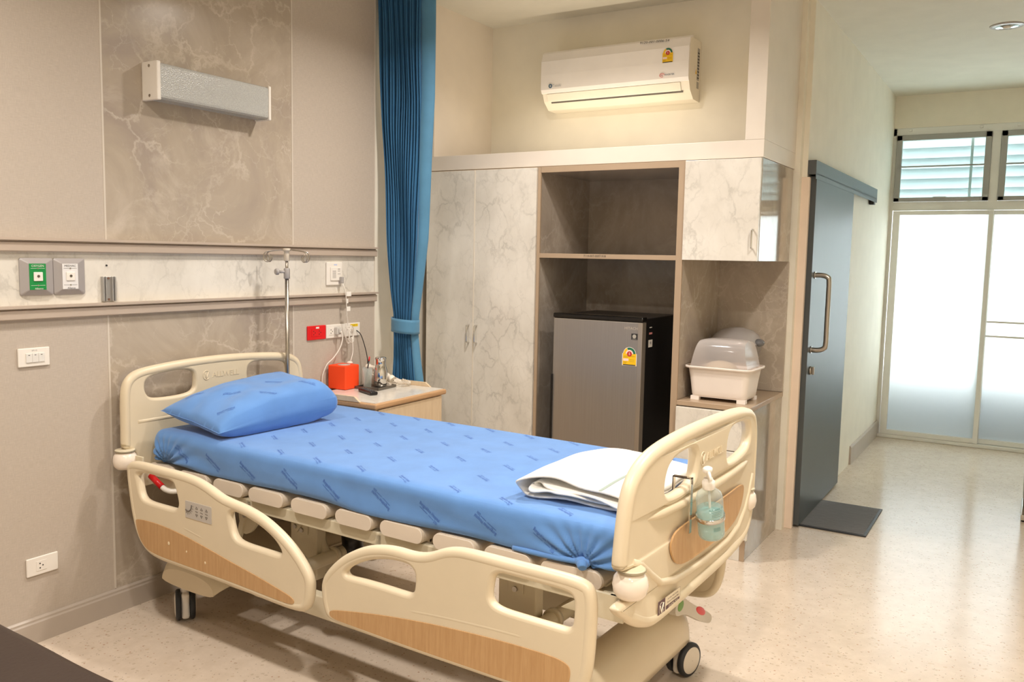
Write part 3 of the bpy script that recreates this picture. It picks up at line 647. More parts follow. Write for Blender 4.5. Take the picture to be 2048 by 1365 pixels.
G().box(4.435, 4.485, -1.52, -.32, 2.077, 2.101, .004).out('added_light_strip', WHT, label='slim warm light strip added unseen on the ledge to light the air conditioner niche', cat='light')  # unseen fitting added to go with the upward strip lamp
# ------------------------------------------------ downlight in the corridor ceiling
dl = thing('ceiling_downlight', (5.865, -2.925, 2.84), 'round recessed chrome downlight in the corridor ceiling', 'ceiling light')
G().lathe((5.865, -2.925, 2.8795), [(.062, 0), (.066, .0), (.088, .004), (.09, .0082), (.062, .0082)], 32, cap=False).out('trim_ring', M('pale_ring', 'b9b2b0', .3, .5), parent=dl)
G().lathe((5.865, -2.925, 2.880), [(.063, 0), (.058, .0035), (.03, .006), (.001, .0075)], 32, cap=False).out('reflector', CHROME, parent=dl)
G().lathe((5.865, -2.925, 2.876), [(.001, -.006), (.018, -.004), (.024, .003), (.02, .007)], 20).out('bulb', M('bulb_glass', 'e9e4da', .1), parent=dl)
# room downlight rings around the lamps
for i, (x, y) in enumerate(LAMPS):
    lab = ['recessed ceiling downlight over the dark couch', 'recessed ceiling downlight in front of the camera, over open floor', 'recessed ceiling downlight over the head half of the bed', 'recessed ceiling downlight past the foot of the bed', 'recessed ceiling downlight at the camera side of the room', 'small recessed downlight inside the air conditioner niche'][i]
    g = G(); s = 1 if i < 5 else .6; g.lathe((x, y, ZC - .01), [(.085 * s, 0), (.095 * s, 0), (.11 * s, .004), (.11 * s, .0095), (.085 * s, .0095)], 28, cap=False)
    g.out('ceiling_downlight', MATS['pale_ring'], label=lab, cat='ceiling light')

# ------------------------------------------------ curtain
cu = thing('curtain', (3.75, -.19, .25), 'blue pleated curtain tied back in the corner by the wardrobe', 'curtain')
KEY = [(z_, a_ + .024, b_ + .024) for z_, a_, b_ in ((2.95, -.008, -.36), (2.34, -.04, -.365), (2.19, -.045, -.358), (1.58, -.082, -.325), (1.30, -.105, -.29), (1.15, -.125, -.270), (1.05, -.125, -.268), (.92, -.128, -.285), (.80, -.125, -.305), (.30, -.10, -.33))]
def cw(z):
    for a, b in zip(KEY, KEY[1:]):
        if a[0] >= z >= b[0]:
            t = (a[0] - z) / (a[0] - b[0]); t = t * t * (3 - 2 * t) if False else t
            return a[1] + (b[1] - a[1]) * t, a[2] + (b[2] - a[2]) * t
    return KEY[-1][1:]
NF = 15
def curtain_fn(a, b):
    z = 2.95 - b * 2.65; yl, yr = cw(z); w = yl - yr; am = .034 * (w / .36) ** .5
    u = a * NF; ph = u * 2 * math.pi
    y = yl - a * w * .80 + .0035 * math.sin(u * 3.1 + z * 2) * w / .3
    x = 3.758 + am * math.sin(ph) * (.8 + .2 * math.sin(a * 9 + 1)) + .006 * math.sin(z * 7 + a * 6) + .02 * a
    return Vector((x, y, z))
g = G(); g.grid(curtain_fn, NF * 8 + 1, 90); g.out('pleated_cloth', CURT, parent=cu, solid=.002)
def band_fn(a, b):
    z = 2.95 - b * 2.65; yl, yr = cw(z); w = yl - yr
    return Vector((3.768 - .018 * math.sin(a * 2.6) + .04 * a + .004 * math.sin(z * 5), yl - w * (.78 + .22 * a), z))
g = G(); g.grid(band_fn, 9, 90); g.out('edge_band', CURT2, parent=cu, solid=.002)
def tie_fn(a, b):
    t = a * 2 * math.pi; return Vector((3.768 + .062 * math.cos(t), -.172 + .083 * math.sin(t) * (1 + .08 * abs(math.cos(t))), 1.062 + .078 * b + .006 * math.sin(t)))
g = G(); g.grid(tie_fn, 40, 6, cu=True); g.out('tieback', CURT2, parent=cu, solid=.004)

# ------------------------------------------------ bedside locker and what stands on it
LT = .785
LX = Matrix.Translation((3.398, -.290, 0)) @ Matrix.Rotation(math.radians(1.5), 4, 'Z')
lk = thing('bedside_locker', LX, 'pale wood bedside locker with stone-look top beside the bed head', 'locker')
LW, LD = .300, .225
g = G(LX); g.box(-LW + .02, LW - .02, -LD + .02, LD, .06, LT - .032, .003); g.out('carcass', LWOOD, parent=lk)
g = G(LX); g.box(-LW + .035, LW - .035, -LD + .008, -LD + .0195, .60, LT - .036, .002); dd = g.out('drawer', LWOOD, parent=lk)
G(LX).box(-.05, .05, -LD - .012, -LD + .0075, .632, .644, .003).out('handle', STEEL, parent=dd)
g = G(LX); g.box(-LW + .035, LW - .035, -LD + .008, -LD + .0195, .09, .592, .002); dd = g.out('door', LWOOD, parent=lk)
G(LX).box(.19, .205, -LD - .012, -LD + .0075, .42, .52, .003).out('handle', STEEL, parent=dd)
g = G(LX); g.box(-LW, LW, -LD, LD + .005, LT - .031, LT - .003, .009, 0, 3); g.out('top_edge', DWOOD, parent=lk)
g = G(LX); g.box(-LW + .015, LW - .015, -LD + .015, LD - .005, LT - .004, LT - .0005); g.out('top_inlay', WM, parent=lk)
for sx in (-1, 1):
    x = sx * (LW - .006); P = [(-LD + .10, LT - .003), (-LD + .135, LT + .022), (LD, LT + .022), (LD, LT - .003)]
    G(LX).poly([(x - .006, y, z) for y, z in P], (.012, 0, 0)).out('side_lip', LWOOD, parent=lk)
for x in (-.22, .22):
    for y in (-.16, .17): G(LX).cyl((x, y, .001), (x, y, .061), .022, .018).out('foot', BLACK, parent=lk)
# orange box
OX = Matrix.Translation((3.375, -.072, LT)) @ Matrix.Rotation(math.radians(4), 4, 'Z')
ob = thing('tissue_box', OX, 'bright orange square box on the bedside locker', 'box')
g = G(OX); g.box(-.058, .058, -.058, .058, .0005, .126, .006, 0, 3); g.out('box', ORANGE, parent=ob)
g = G(OX); g.lathe((-.01, -.01, .126), [(.001, .0005), (.033, .0005), (.033, .0018), (.001, .0018)], 24); g.out('slot', M('slot_grey', 'c8b8ae', .5), parent=ob)
g = G(); g.lathe((3.422, -.072, LT + .1275), [(.016, 0), (.017, .004), (.012, .010), (.001, .013)], 18); g.out('call_button', M('button_white', 'ecdccf', .3), parent=r_call)
TX = Matrix.Translation((3.487, -.196, LT)) @ Matrix.Rotation(math.radians(5), 4, 'Z')
g = G(TX); g.box(-.083, .083, -.072, .072, .0005, .006, .002)
for a in ((-.085, -.079, -.075, .075), (.079, .085, -.075, .075), (-.085, .085, -.075, -.069), (-.085, .085, .069, .075)): g.box(a[0], a[1], a[2], a[3], .0005, .014, .002)
g.out('serving_tray', M('dark_steel_tray', '77726b', .3, .8), label='small grey metal tray under the jug and glasses', cat='tray')
jx, jy = 3.508, -.212
J = thing('water_jug', (jx, jy, LT + .006), 'polished steel water jug on the small tray', 'jug')
G().lathe((jx, jy, LT + .0065), [(.024, 0), (.032, .004), (.0355, .018), (.037, .045), (.0355, .085), (.029, .108), (.0265, .118), (.0265, .142), (.030, .148), (.030, .152)], 32).out('body', CHROME, parent=J)
G().lathe((jx, jy, LT + .1588), [(.029, 0), (.028, .004), (.016, .008), (.001, .009)], 28).out('lid', CHROME, parent=J)
G().tube(spl([(jx + .026, jy + .008, LT + .148), (jx + .046, jy + .014, LT + .142), (jx + .052, jy + .015, LT + .10), (jx + .035, jy + .01, LT + .05)], 5), .004, 8).out('handle', CHROME, parent=J)
GLS = m_thin('clear_glass', 'f1f3f0', .10, .03)
for k, (gx, gy, lb) in enumerate(((3.437, -.182, 'clear drinking glass beside the orange box, left one of two on the tray'), (3.482, -.143, 'clear drinking glass holding pens, just left of the steel jug'))):
    g = G(); g.lathe((gx, gy, LT + .0065), [(.001, .004), (.019, .004), (.025, .098), (.0268, .098), (.021, 0), (.001, 0)], 26, cap=False); g.out('drinking_glass', GLS, label=lb, cat='glass', group=None)
g = G(); g.cyl((3.472, -.138, LT + .02), (3.490, -.146, LT + .14), .0035, .0035, 10, 1); g.cyl((3.490, -.146, LT + .14), (3.4935, -.1475, LT + .163), .0042, .0038, 10, 0); g.out('pen', [RED, BLACK], label='pen with red cap standing in the drinking glass', cat='pen')
# telephone
PX = Matrix.Translation((3.604, -.155, LT)) @ Matrix.Rotation(math.radians(6), 4, 'Z') @ Matrix.Scale(.82, 4)
ph = thing('telephone', PX, 'white corded desk telephone on the locker beside the steel jug', 'telephone')
CRP = M('cream_phone_plastic', 'e7dccb', .35)
g = G(PX); g.poly([(-.075, -.095, .001), (-.075, .095, .001), (-.075, .095, .075), (-.075, .06, .078), (-.075, -.085, .030), (-.075, -.095, .022)], (.15, 0, 0)); g.out('base', CRP, parent=ph)
sl = lambda x, y, d=0: PX @ Vector((x, y, .0582 + (y) * .331 + d))
for i in range(3):
    for j in range(4):
        x, y = .005 + i * .024, -.055 + j * .024
        g = G(); g.b.free(); g.b = bmesh.new()
        b = bmesh.new(); vs = [b.verts.new(sl(x + a, y + c, d)) for d in (0, .004) for a, c in ((-.007, -.006), (.007, -.006), (.007, .006), (-.007, .006))]
        b.faces.new(vs[4:]);
        for k in range(4): b.faces.new([vs[k], vs[(k + 1) % 4], vs[4 + (k + 1) % 4], vs[4 + k]])
        g._in(b, 0); g.out('key', M('phone_key_grey', '8c8277', .5), parent=ph)
g = G(); H = [sl(-.048, -.10, .020), sl(-.048, -.085, .026), sl(-.048, -.05, .034), sl(-.048, 0, .038), sl(-.048, .05, .036), sl(-.048, .08, .028), sl(-.048, .1, .02)]
g.tube(spl(H, 4), [.021 if (i < 5 or i > 19) else .014 for i in range(25)], 12); g.out('handset', CRP, parent=ph)
hc = []
c0, c1, c2, c3 = sl(-.048, -.11, .01), Vector((3.60, -.285, LT + .016)), Vector((3.655, -.295, LT + .013)), Vector((3.665, -.235, LT + .02))
base = spl([c0, c1, c2, c3], 40)
for i, p in enumerate(base):
    a = i * 1.15; hc.append(p + Vector((.004 * math.cos(a), .006 * math.cos(a), .009 * math.sin(a) + .004)))
g = G(); g.tube(hc, .0022, 6); g.out('coiled_cord', CRP, parent=ph)
RX = Matrix.Translation((3.322, -.285, LT)) @ Matrix.Rotation(math.radians(66), 4, 'Z')
rc = thing('remote_control', RX, 'black remote control lying at the front edge of the locker', 'remote control')
g = G(RX); g.box(-.075, .075, -.021, .021, .0005, .018, .006, 0, 3); g.out('body', BLACK, parent=rc)
for i in range(6):
    for j in range(3): G(RX).box(-.055 + i * .02, -.044 + i * .02, -.014 + j * .011, -.007 + j * .011, .0185, .0205, .001).out('button', M('remote_key', '5a5a5c', .5), parent=rc)

# ================================================================= the bed
th = .039
BX = Matrix.Translation((2.098, -.095, 0)) @ Matrix.Rotation(-th, 4, 'Z') @ Matrix.Diagonal((1, -1, 1, 1))   # bed coordinates (u across, v towards the foot, z)
BR = Matrix.Translation((2.098, -.095, 0)) @ Matrix.Rotation(-th, 4, 'Z')
bed = thing('hospital_bed', BR, 'cream electric hospital bed with wood-inlaid side rails', 'bed')
BW, BL = .964, 2.216
def GB(): return G(BX)
def slab(loops, rim, half, bev, fmap, rimr=.02, holer=.016, ring_d=.016, notch=None):
    g = GB(); me = plate(loops, half, bev); g.mesh(me, fmap, 0, True)
    if rim:
        lo = inset(loops[0], ring_d)[::2]; cut = [k for k, (a, b) in enumerate(lo) if notch and notch[0] < a < notch[1] and notch[2] < b < notch[3]]
        if cut:
            k0 = max(cut) + 1; lo = [q for q in lo[k0:] + lo[:k0] if not (notch[0] < q[0] < notch[1] and notch[2] < q[1] < notch[3])]
            g.tube([fmap(Vector((a, b, 0))) for a, b in lo], [rimr * min(1, .55 + .15 * k, .55 + .15 * (len(lo) - 1 - k)) for k in range(len(lo))], 10)
        else: g.tube([fmap(Vector((a, b, 0))) for a, b in lo], rimr, 10, 0, True)
        for h in loops[1:]:
            hh = inset(h, -holer * .9); g.tube([fmap(Vector((a, b, 0))) for a, b in hh[::2]], holer, 10, 0, True)
    return g
# side rails -----------------------------------------------------
R1 = [(.072, .637), (.085, .665), (.136, .675), (.309, .674), (.483, .672), (.571, .652), (.646, .626), (.702, .619), (.774, .612), (.862, .593), (.947, .556), (1.013, .516), (1.07, .465), (1.098, .425), (1.100, .39), (1.095, .345), (1.075, .312), (1.03, .298), (.9, .300), (.695, .308), (.402, .312), (.265, .313), (.185, .332), (.130, .385), (.100, .47), (.083, .56)]
R1H1 = [(.135, .640), (.36, .640), (.384, .618), (.410, .530), (.30, .529), (.196, .529), (.165, .545), (.150, .60)]
R1H2 = [(.688, .580), (.737, .585), (.791, .574), (.861, .556), (.935, .522), (.972, .476), (.878, .477), (.75, .478), (.712, .492), (.695, .54)]
R1W = [(.133, .440), (.14, .452), (.259, .458), (.406, .448), (.565, .424), (.697, .401), (.833, .381), (.936, .362), (1.018, .346), (1.026, .330), (1.011, .320), (.961, .319), (.696, .328), (.402, .330), (.244, .333), (.185, .350), (.150, .39)]
R2 = [(1.148, .40), (1.15, .44), (1.185, .485), (1.243, .535), (1.301, .568), (1.358, .591), (1.42, .604), (1.474, .608), (1.521, .606), (1.561, .609), (1.60, .62), (1.645, .642), (1.69, .655), (1.75, .659), (1.9, .658), (2.05, .659), (2.11, .655), (2.138, .64), (2.146, .60), (2.146, .54), (2.140, .42), (2.125, .36), (2.10, .325), (2.05, .308), (1.9, .304), (1.738, .303), (1.452, .302), (1.229, .308), (1.175, .314), (1.158, .345)]
R2A = [(1.25, .485), (1.285, .515), (1.346, .545), (1.408, .562), (1.462, .570), (1.515, .570), (1.540, .556), (1.545, .53), (1.538, .476), (1.48, .476), (1.42, .477), (1.327, .476), (1.262, .472)]
R2B = [(1.830, .618), (1.90, .618), (1.984, .617), (2.065, .616), (2.086, .605), (2.088, .57), (2.083, .512), (2.033, .512), (1.938, .512), (1.845, .513), (1.815, .53), (1.818, .57)]
R2W = [(1.188, .332), (1.193, .348), (1.263, .362), (1.39, .384), (1.511, .400), (1.626, .412), (1.736, .420), (1.841, .426), (1.94, .429), (2.035, .429), (2.078, .42), (2.085, .398), (2.078, .36), (2.05, .325), (1.914, .317), (1.738, .317), (1.571, .316), (1.39, .318), (1.263, .320), (1.203, .322)]
def siderail(out, H, wood, side):
    u0 = -.05 if side == 0 else BW - .006; sg = -1 if side == 0 else 1
    dz = 0 if side == 0 else -.05
    f = lambda c: Vector((u0 + sg * c.z, c.x, c.y + dz))
    g = slab([chaikin(out)] + [chaikin(h) for h in H], True, .017, .012, f, .0195, .0155)
    # moulded ridge above the inlay
    up = sorted([p for p in wood if p[1] > (min(q[1] for q in wood) + max(q[1] for q in wood)) / 2 - .015], key=lambda p: p[0])
    up = [p for p in up if up[0][0] + .03 < p[0] < up[-1][0] - .02]; g.tube(spl([Vector((u0 + sg * .006, a, b + .026 + dz)) for a, b in up], 4), [.0125 * min(1, (k + .05) / 5, ((len(up) - 1) * 4 - k + .05) / 5) for k in range((len(up) - 1) * 4 + 1)], 8)
    r = g.out('side_rail', ABS, parent=bed)
    g = GB(); g.mesh(plate([chaikin(wood, 2)], .003, .001), lambda c: Vector((u0 + sg * (c.z + .0165), c.x, c.y + dz)), 0, True); g.out('wood_inlay', WOODP, parent=r)
    return r
r1 = siderail(R1, [R1H1, R1H2], R1W, 0)
g = GB(); g.mesh(plate([rrect(.448, .598, .516, .580, .004)], .0015, .0005), lambda c: Vector((-.0675 - c.z, c.x, c.y)), 0)
ct = lambda a, z, d=.0022: Vector((-.0675 - d, a, z))
for i in range(3):
    x = .515 + i * .028
    for z, s in ((.562, 1), (.534, -1)): g.tube([ct(x - .006, z - .004 * s), ct(x + .006, z - .004 * s), ct(x, z + .005 * s)], .0007, 4, 1, True)
    g.tube([ct(x - .007, .549), ct(x + .007, .547)], .0007, 4, 1)
g.tube([ct(.482 - .018 + .022 * math.cos(a), .568 + .026 * math.sin(a)) for a in [-2.2 + k * .22 for k in range(11)]], .0022, 6, 1)
for k in range(7):
    a = -1.9 + k * .3; g.tube([ct(.464 + .027 * math.cos(a), .568 + .031 * math.sin(a)), ct(.464 + .033 * math.cos(a), .568 + .038 * math.sin(a))], .0006, 4, 1)
g.out('control_panel', [M('panel_grey', 'bdb6ac', .4), M('panel_print', '6a625a', .5)], parent=r1)
g = GB()
for (v, z, s) in ((.345, .395, 1.6), (.452, .385, 1.), (.56, .366, 1.2)): g.ball((-.0702, v, z), .004 * s, 0, (.15, 1, 1.2), 8)
g.out('paint_chip', M('chip_cream', 'ecd9b4', .6), parent=r1)
r2 = siderail(R2, [R2A, R2B], R2W, 0)
r3 = siderail(R1, [R1H1, R1H2], R1W, 1); r4 = siderail(R2, [R2A, R2B], R2W, 1)
# end boards ------------------------------------------------------
FO = [(.030, .530), (-.045, .574), (-.084, .602), (-.085, .618), (-.04, .622), (.022, .624), (.036, .642), (.036, .682), (.022, .700), (-.035, .704), (-.076, .709), (-.079, .73), (-.074, .77), (-.064, .84), (-.05, .90), (-.022, .943), (.03, .978), (.110, 1.001), (.25, 1.016), (.45, 1.022), (.66, 1.018), (.80, 1.008), (.90, .99), (.942, .965), (.965, .92), (.973, .85), (.970, .75), (.962, .65), (.940, .58), (.87, .535), (.67, .520), (.32, .512), (.15, .502), (.09, .508)]
FH1 = [(.150, .858), (.152, .905), (.178, .943), (.25, .960), (.34, .962), (.372, .945), (.372, .90), (.362, .862), (.30, .848), (.20, .845)]
FH2 = [(.625, .865), (.628, .935), (.66, .965), (.72, .970), (.82, .965), (.875, .945), (.885, .90), (.86, .868), (.78, .855), (.67, .852)]
FWD = [(.195, .69), (.205, .728), (.25, .744), (.46, .749), (.65, .751), (.80, .754), (.826, .735), (.81, .69), (.765, .648), (.66, .628), (.47, .624), (.32, .624), (.24, .637)]
ff = lambda v0, sg: (lambda c: Vector((c.x, v0 + sg * (c.z + .014 * (1 - ((c.x - .46) / .5) ** 2)), c.y)))
fm = ff(BL, 1)
g = slab([chaikin(FO)] + [chaikin(FH1), chaikin(FH2)], True, .018, .012, fm, .021, .016, notch=(-.09, .07, .597, .722))
g.tube([fm(Vector((u, .805 + .01 * ((u - .47) / .45) ** 2, .006))) for u in [.01 + k * .0465 for k in range(21)]], [.0155 * min(1, (k + .2) / 3, (20.2 - k) / 3) for k in range(21)], 10)
g.tube([fm(Vector((p[0], p[1], .009))) for p in [(-.02, .72), (.03, .70), (.09, .655), (.15, .615), (.24, .592), (.47, .585), (.68, .588), (.79, .605), (.86, .65), (.90, .70), (.93, .76)]], .012, 8)
fb = g.out('footboard', ABS, parent=bed)
g = GB(); g.mesh(plate([chaikin(FWD, 2)], .003, .001), lambda c: fm(Vector((c.x, c.y, c.z + .0165))), 0, True); g.out('wood_inlay', WOODP, parent=fb)
def emb(g, f, uc, z, d, sgn=1):
    g.mesh(text('ALLWELL', .034, 'CENTER', .0012), lambda c: f(Vector((uc + .03 + sgn * c.x, z + c.y, d + c.z))), 0)
    g.tube([f(Vector((uc - sgn * .072 + .017 * math.cos(a), z + .002 + .020 * math.sin(a), d))) for a in [.6 + k * .45 for k in range(12)]], .0016, 6)
    g.tube([f(Vector((uc - sgn * (.072 + s), z + t, d))) for s, t in ((.006, .012), (0, -.014), (-.012, .016))], .002, 6)
g = GB(); emb(g, fm, .48, .912, .0185); g.out('embossed_logo', ABS, parent=fb)
# sticker near the lower corner
g = GB(); sm = lambda a, b, d: fm(Vector((.128 + a, .518 + b, .0183 + d)))
def sq(a0, a1, b0, b1, d, mi):
    b = bmesh.new(); b.faces.new([b.verts.new(sm(a, c, d)) for a, c in ((a0, b0), (a1, b0), (a1, b1), (a0, b1))]); g._in(b, mi)
sq(0, .145, 0, .048, .0004, 0); sq(0, .045, 0, .048, .0008, 1); sq(.051, .141, .008, .021, .0008, 1)
for a0, a1, b0, b1 in ((.045, .145, 0, .0007), (.045, .145, .0473, .048), (.1443, .145, 0, .048)): sq(a0, a1, b0, b1, .0008, 1)
g.mesh(text('02-424-2555', .0125), lambda c: sm(.1 + c.x, .0145 + c.y, .0012), 2)
g.mesh(text('ALLWELL HEALTHCARE', .0066), lambda c: sm(.096 + c.x, .038 + c.y, .001), 1); g.mesh(text('Home & Hospital Bed', .0088), lambda c: sm(.096 + c.x, .029 + c.y, .001), 1)
g.tube([sm(.012, .034, .0012), sm(.02, .012, .0012), sm(.034, .038, .0012)], .0018, 5, 2)
g.tube([sm(.022 + .014 * math.cos(a), .024 + .017 * math.sin(a), .001) for a in [k * .5 for k in range(13)]], .0006, 4, 2)
g.out('sticker', [M('sticker_cream', 'e9dcc0', .4), M('sticker_maroon', '533038', .4), M('sticker_text', 'efe4cc', .4)], parent=fb)
HO = [(.0, .575), (.03, .60), (.036, .65), (.022, .688), (-.018, .695), (-.024, .71), (-.022, .78), (-.022, .88), (-.018, .945), (.002, .985), (.045, 1.010), (.12, 1.020), (.24, 1.030), (.42, 1.036), (.60, 1.032), (.78, 1.020), (.86, 1.006), (.905, .978), (.925, .93), (.930, .85), (.930, .66), (.925, .575), (.85, .55), (.45, .54), (.05, .55)]
HH1 = [(.072, .935), (.082, .975), (.16, .990), (.25, .995), (.305, .985), (.316, .95), (.310, .895), (.24, .883), (.115, .885), (.085, .90)]
HH2 = [(.905 - a, b) for a, b in HH1]
hm = lambda c: Vector((c.x, -.018 + c.z, c.y))
g = slab([chaikin(HO)] + [chaikin(HH1), chaikin(HH2)], True, .016, .011, hm, .020, .015, notch=(-.05, .07, .56, .705))
g.tube([hm(Vector((u, .80, .007))) for u in [.04 + k * .082 for k in range(11)]], .012, 8)
hb = g.out('headboard', ABS, parent=bed)
g = GB(); emb(g, hm, .44, .955, .0165); g.out('embossed_logo', ABS, parent=hb)
for (u, v) in ((-.016, -.01), (BW - .0, -.01), (-.022, BL + .012), (BW - .03, BL - .012)):
    g = GB(); g.lathe((u, v, .626 if v > 1 else .616), [(.02, 0), (.034, .003), (.0435, .015), (.047, .036), (.0435, .056), (.034, .068), (.02, .072)], 28); bb = g.out('corner_bumper', BUMP_M, parent=bed)
    g = GB(); g.lathe((u, v, .698 if v > 1 else .688), [(.032, 0), (.04, .002), (.036, .004), (.04, .006), (.036, .008)], 24); g.out('collar', STEELC, parent=bb)
# deck and frame ---------------------------------------------------
DV = [(.015, .185), (.216, .392), (.426, .598), (.629, .815), (.856, 1.035), (1.075, 1.243), (1.279, 1.46), (1.501, 1.665), (1.699, 1.868), (1.899, 2.10)]
for v0, v1 in DV:
    g = GB(); P = rrect(v0, v1, .578, .632, .026, 6)
    g.poly([(.078, a, b) for a, b in P], (BW - .156, 0, 0), 0, True); dk = g.out('deck_slat', ABS2, parent=bed)
    g = GB(); g.mesh(plate([rrect(v0 + .001, v1 - .001, .579, .631, .0255, 8)], .004, .0015), lambda c: Vector((.074 - c.z, c.x, c.y)), 0); g.out('end_cap', M('slat_cap', 'dccebc', .4), parent=dk)
g = GB(); g.box(.09, .125, .01, 2.12, .530, .575, .003); g.box(BW - .125, BW - .09, .01, 2.12, .530, .575, .003)
for v in (.03, .60, 1.25, 2.10): g.box(.09, BW - .09, v - .02, v + .02, .53, .57, .003)
g.box(.02, BW - .02, BL - .07, BL - .03, .545, .60, .003); g.box(.02, BW - .02, .02, .05, .545, .60, .003)
g.poly([(.02, 2.10, .60), (.02, 2.19, .60), (.02, 2.19, .53), (.02, 2.0, .53)], (.012, 0, 0)); g.out('upper_frame', STEELC, parent=bed)
for v, mi in ((.012, 0),):
    g = GB(); g.box(.004, .012, .004, .075, .545, .672, .001, 0)
    for z in (.565, .65): g.cyl((.004, .02, z), (-.001, .02, z), .006, n=10, mi=1)
    g.out('corner_plate', [STEELC, STEEL], parent=bed)
g = GB(); g.tube([(.04, .075, .590), (.04, .15, .555)], .0125, 12, 0); g.out('release_grip', M('red_grip', 'cf1218', .35), parent=bed, label='red grip of the release lever')
g = GB(); g.tube(spl([(.04, .15, .555), (.045, .172, .545), (.07, .20, .540), (.2, .24, .54)], 5), .0105, 10); g.out('release_lever', WHT, parent=bed)
g = GB(); g.box(.085, .125, .28, 1.92, .212, .292, .004); g.box(BW - .125, BW - .085, .28, 1.92, .212, .292, .004); g.box(.1, BW - .1, .62, .66, .20, .24, .003); g.box(.1, BW - .1, 1.90, 1.94, .20, .24, .003); g.out('base_frame', STEELC, parent=bed)
def cover(v, vw, z0, z1, ue):
    g = GB(); P = [(v - vw, z0), (v + vw, z0), (v + vw * 1.0, z0 + (z1 - z0) * .45), (v + vw * .8, z0 + (z1 - z0) * .8), (v + vw * .35, z1 - .004), (v - vw * .35, z1 - .004), (v - vw * .8, z0 + (z1 - z0) * .8), (v - vw, z0 + (z1 - z0) * .45)]
    P = chaikin(P, 2)
    def fn(a, b):
        p = P[int(round(a * len(P))) % len(P)]; u = .03 + b * (ue - .03)
        e = min(b, 1 - b) * (ue - .03); k = 1 if e > .09 else math.sqrt(max(0, 1 - ((.09 - e) / .09) ** 2)) * .45 + .55
        zz = z0 + (p[1] - z0) * k
        if p[1] < z0 + .03: zz += .035 * math.sin(math.pi * b) ** .5 if 0 < b < 1 else 0
        return Vector((u, v + (p[0] - v) * (.75 + .25 * k), zz))
    g.grid(fn, len(P), 48, cu=True)
    for b_ in (0, 1):
        b = bmesh.new(); b.faces.new([b.verts.new(fn(i / len(P), b_)) for i in range(len(P))]); g._in(b, 0)
    g.out('base_cover', ABS, parent=bed)
cover(1.968, .088, .09, .29, .89); cover(.31, .18, .17, .305, BW - .015)
def caster(u, v, ang, lab=None):
    R = Matrix.Translation((u, v, 0)) @ Matrix.Rotation(ang, 4, 'Z')    # axle along local x
    g = G(BX @ R); g.box(-.016, .016, -.040, .045, .012, .118, .012, 0, 3); g.cyl((0, .01, .11), (0, .01, .16), .016); c = g.out('caster', WHT, parent=bed)
    for s in (-1, 1):
        g = G(BX @ R); g.lathe((s * .017, 0, .0625), [(.045, 0), (.060, .001), (.0622, .006), (.0622, .014), (.058, .019), (.050, .021)], 32, 0, (s, 0, 0), True); w = g.out('tyre', RUB, parent=c)
        g = G(BX @ R); g.lathe((s * .0375, 0, .0625), [(.001, .004), (.03, .004), (.048, .001), (.049, 0)], 32, 0, (s, 0, 0), False); g.out('hub_cap', M('hub_cream', 'e0d6c6', .35), parent=c)
caster(.104, .193, math.radians(34)); caster(.86, 2.035, math.radians(104)); caster(.86, .193, math.radians(60)); caster(.104, 2.035, math.radians(70))
# brake pedal
g = GB(); P = [(.60, .365), (.66, .372), (.72, .335), (.78, .300), (.93, .222), (.955, .195), (.94, .180), (.88, .200), (.76, .265), (.68, .305), (.60, .32)]
g.poly([(a, 2.078, b) for a, b in chaikin(P, 2)], (0, .026, 0), 0, True); pd = g.out('brake_pedal', M('pedal_grey', 'c9c0b0', .4), parent=bed)
g = G(BX @ Matrix.Translation((.835, 2.104, .262)) @ Matrix.Rotation(math.radians(28), 4, 'Y')); g.ball((0, 0, 0), .052, 0, (1, .06, .26), 20)
g.out('pedal_pad', RED, parent=pd)
g = GB(); g.ball((.645, 2.104, .345), .026, 0, (1, .1, .7), 16); g.out('pedal_mark', M('pedal_green', '6f9a4c', .5), parent=pd)
# lifting columns, tubes, motor
for k, (v0, v1) in enumerate(((.60, .745), (1.60, 1.745))):
    for u in (.30, BW - .38):
        g = GB(); g.box(u, u + .05, v0, v1, .225, .53, .004); g.box(u - .006, u, v0 + .04, v0 + .10, .40, .56, .003); g.cyl((u - .006, v0 + .07, .415), (u - .012, v0 + .07, .415), .009, n=12, mi=1); g.out('lift_bracket', [STEELC, STEEL], parent=bed)
    g = GB(); g.cyl((.2, v1 + .03, .315), (BW - .2, v1 + .03, .315), .026); g.cyl((.2, v1 + .025, .315), (.215, v1 + .03, .315), .042); g.cyl((.355, v1 + .03, .315), (.375, v1 + .03, .315), .035); g.out('torsion_tube', STEELC, parent=bed)
for u in (.34, .60):
    pts = [(.80 + .075 * math.cos(a), .40 + .085 * math.sin(a)) for a in [1.7 + k * .28 for k in range(11)]]
    g = GB(); g.tube([(u, a, b) for a, b in pts], .02, 6); g.out('lift_arm', STEELC, parent=bed)
g = GB(); g.poly([(.285, a, b) for a, b in ((.625, .425), (.65, .405), (.75, .535), (.73, .56), (.70, .56))], (.008, 0, 0)); g.cyl((.284, .642, .428), (.279, .642, .428), .009, n=12, mi=1); g.out('brace_arm', [STEELC, STEEL], parent=bed)
g = GB(); g.cyl((.45, .795, .30), (.45, .785, .43), .042, .045); g.box(.40, .5, .74, .86, .43, .50, .008); mo = g.out('motor', BLACK, parent=bed)
g = GB(); g.tube([(.45, .86, .455), (.45, 1.12, .43)], .019, 12); g.out('actuator_rod', GREYP, parent=mo)
g = GB(); g.cyl((.45, 1.11, .43), (.45, 1.17, .425), .026); g.out('actuator_end', BLACK, parent=mo)
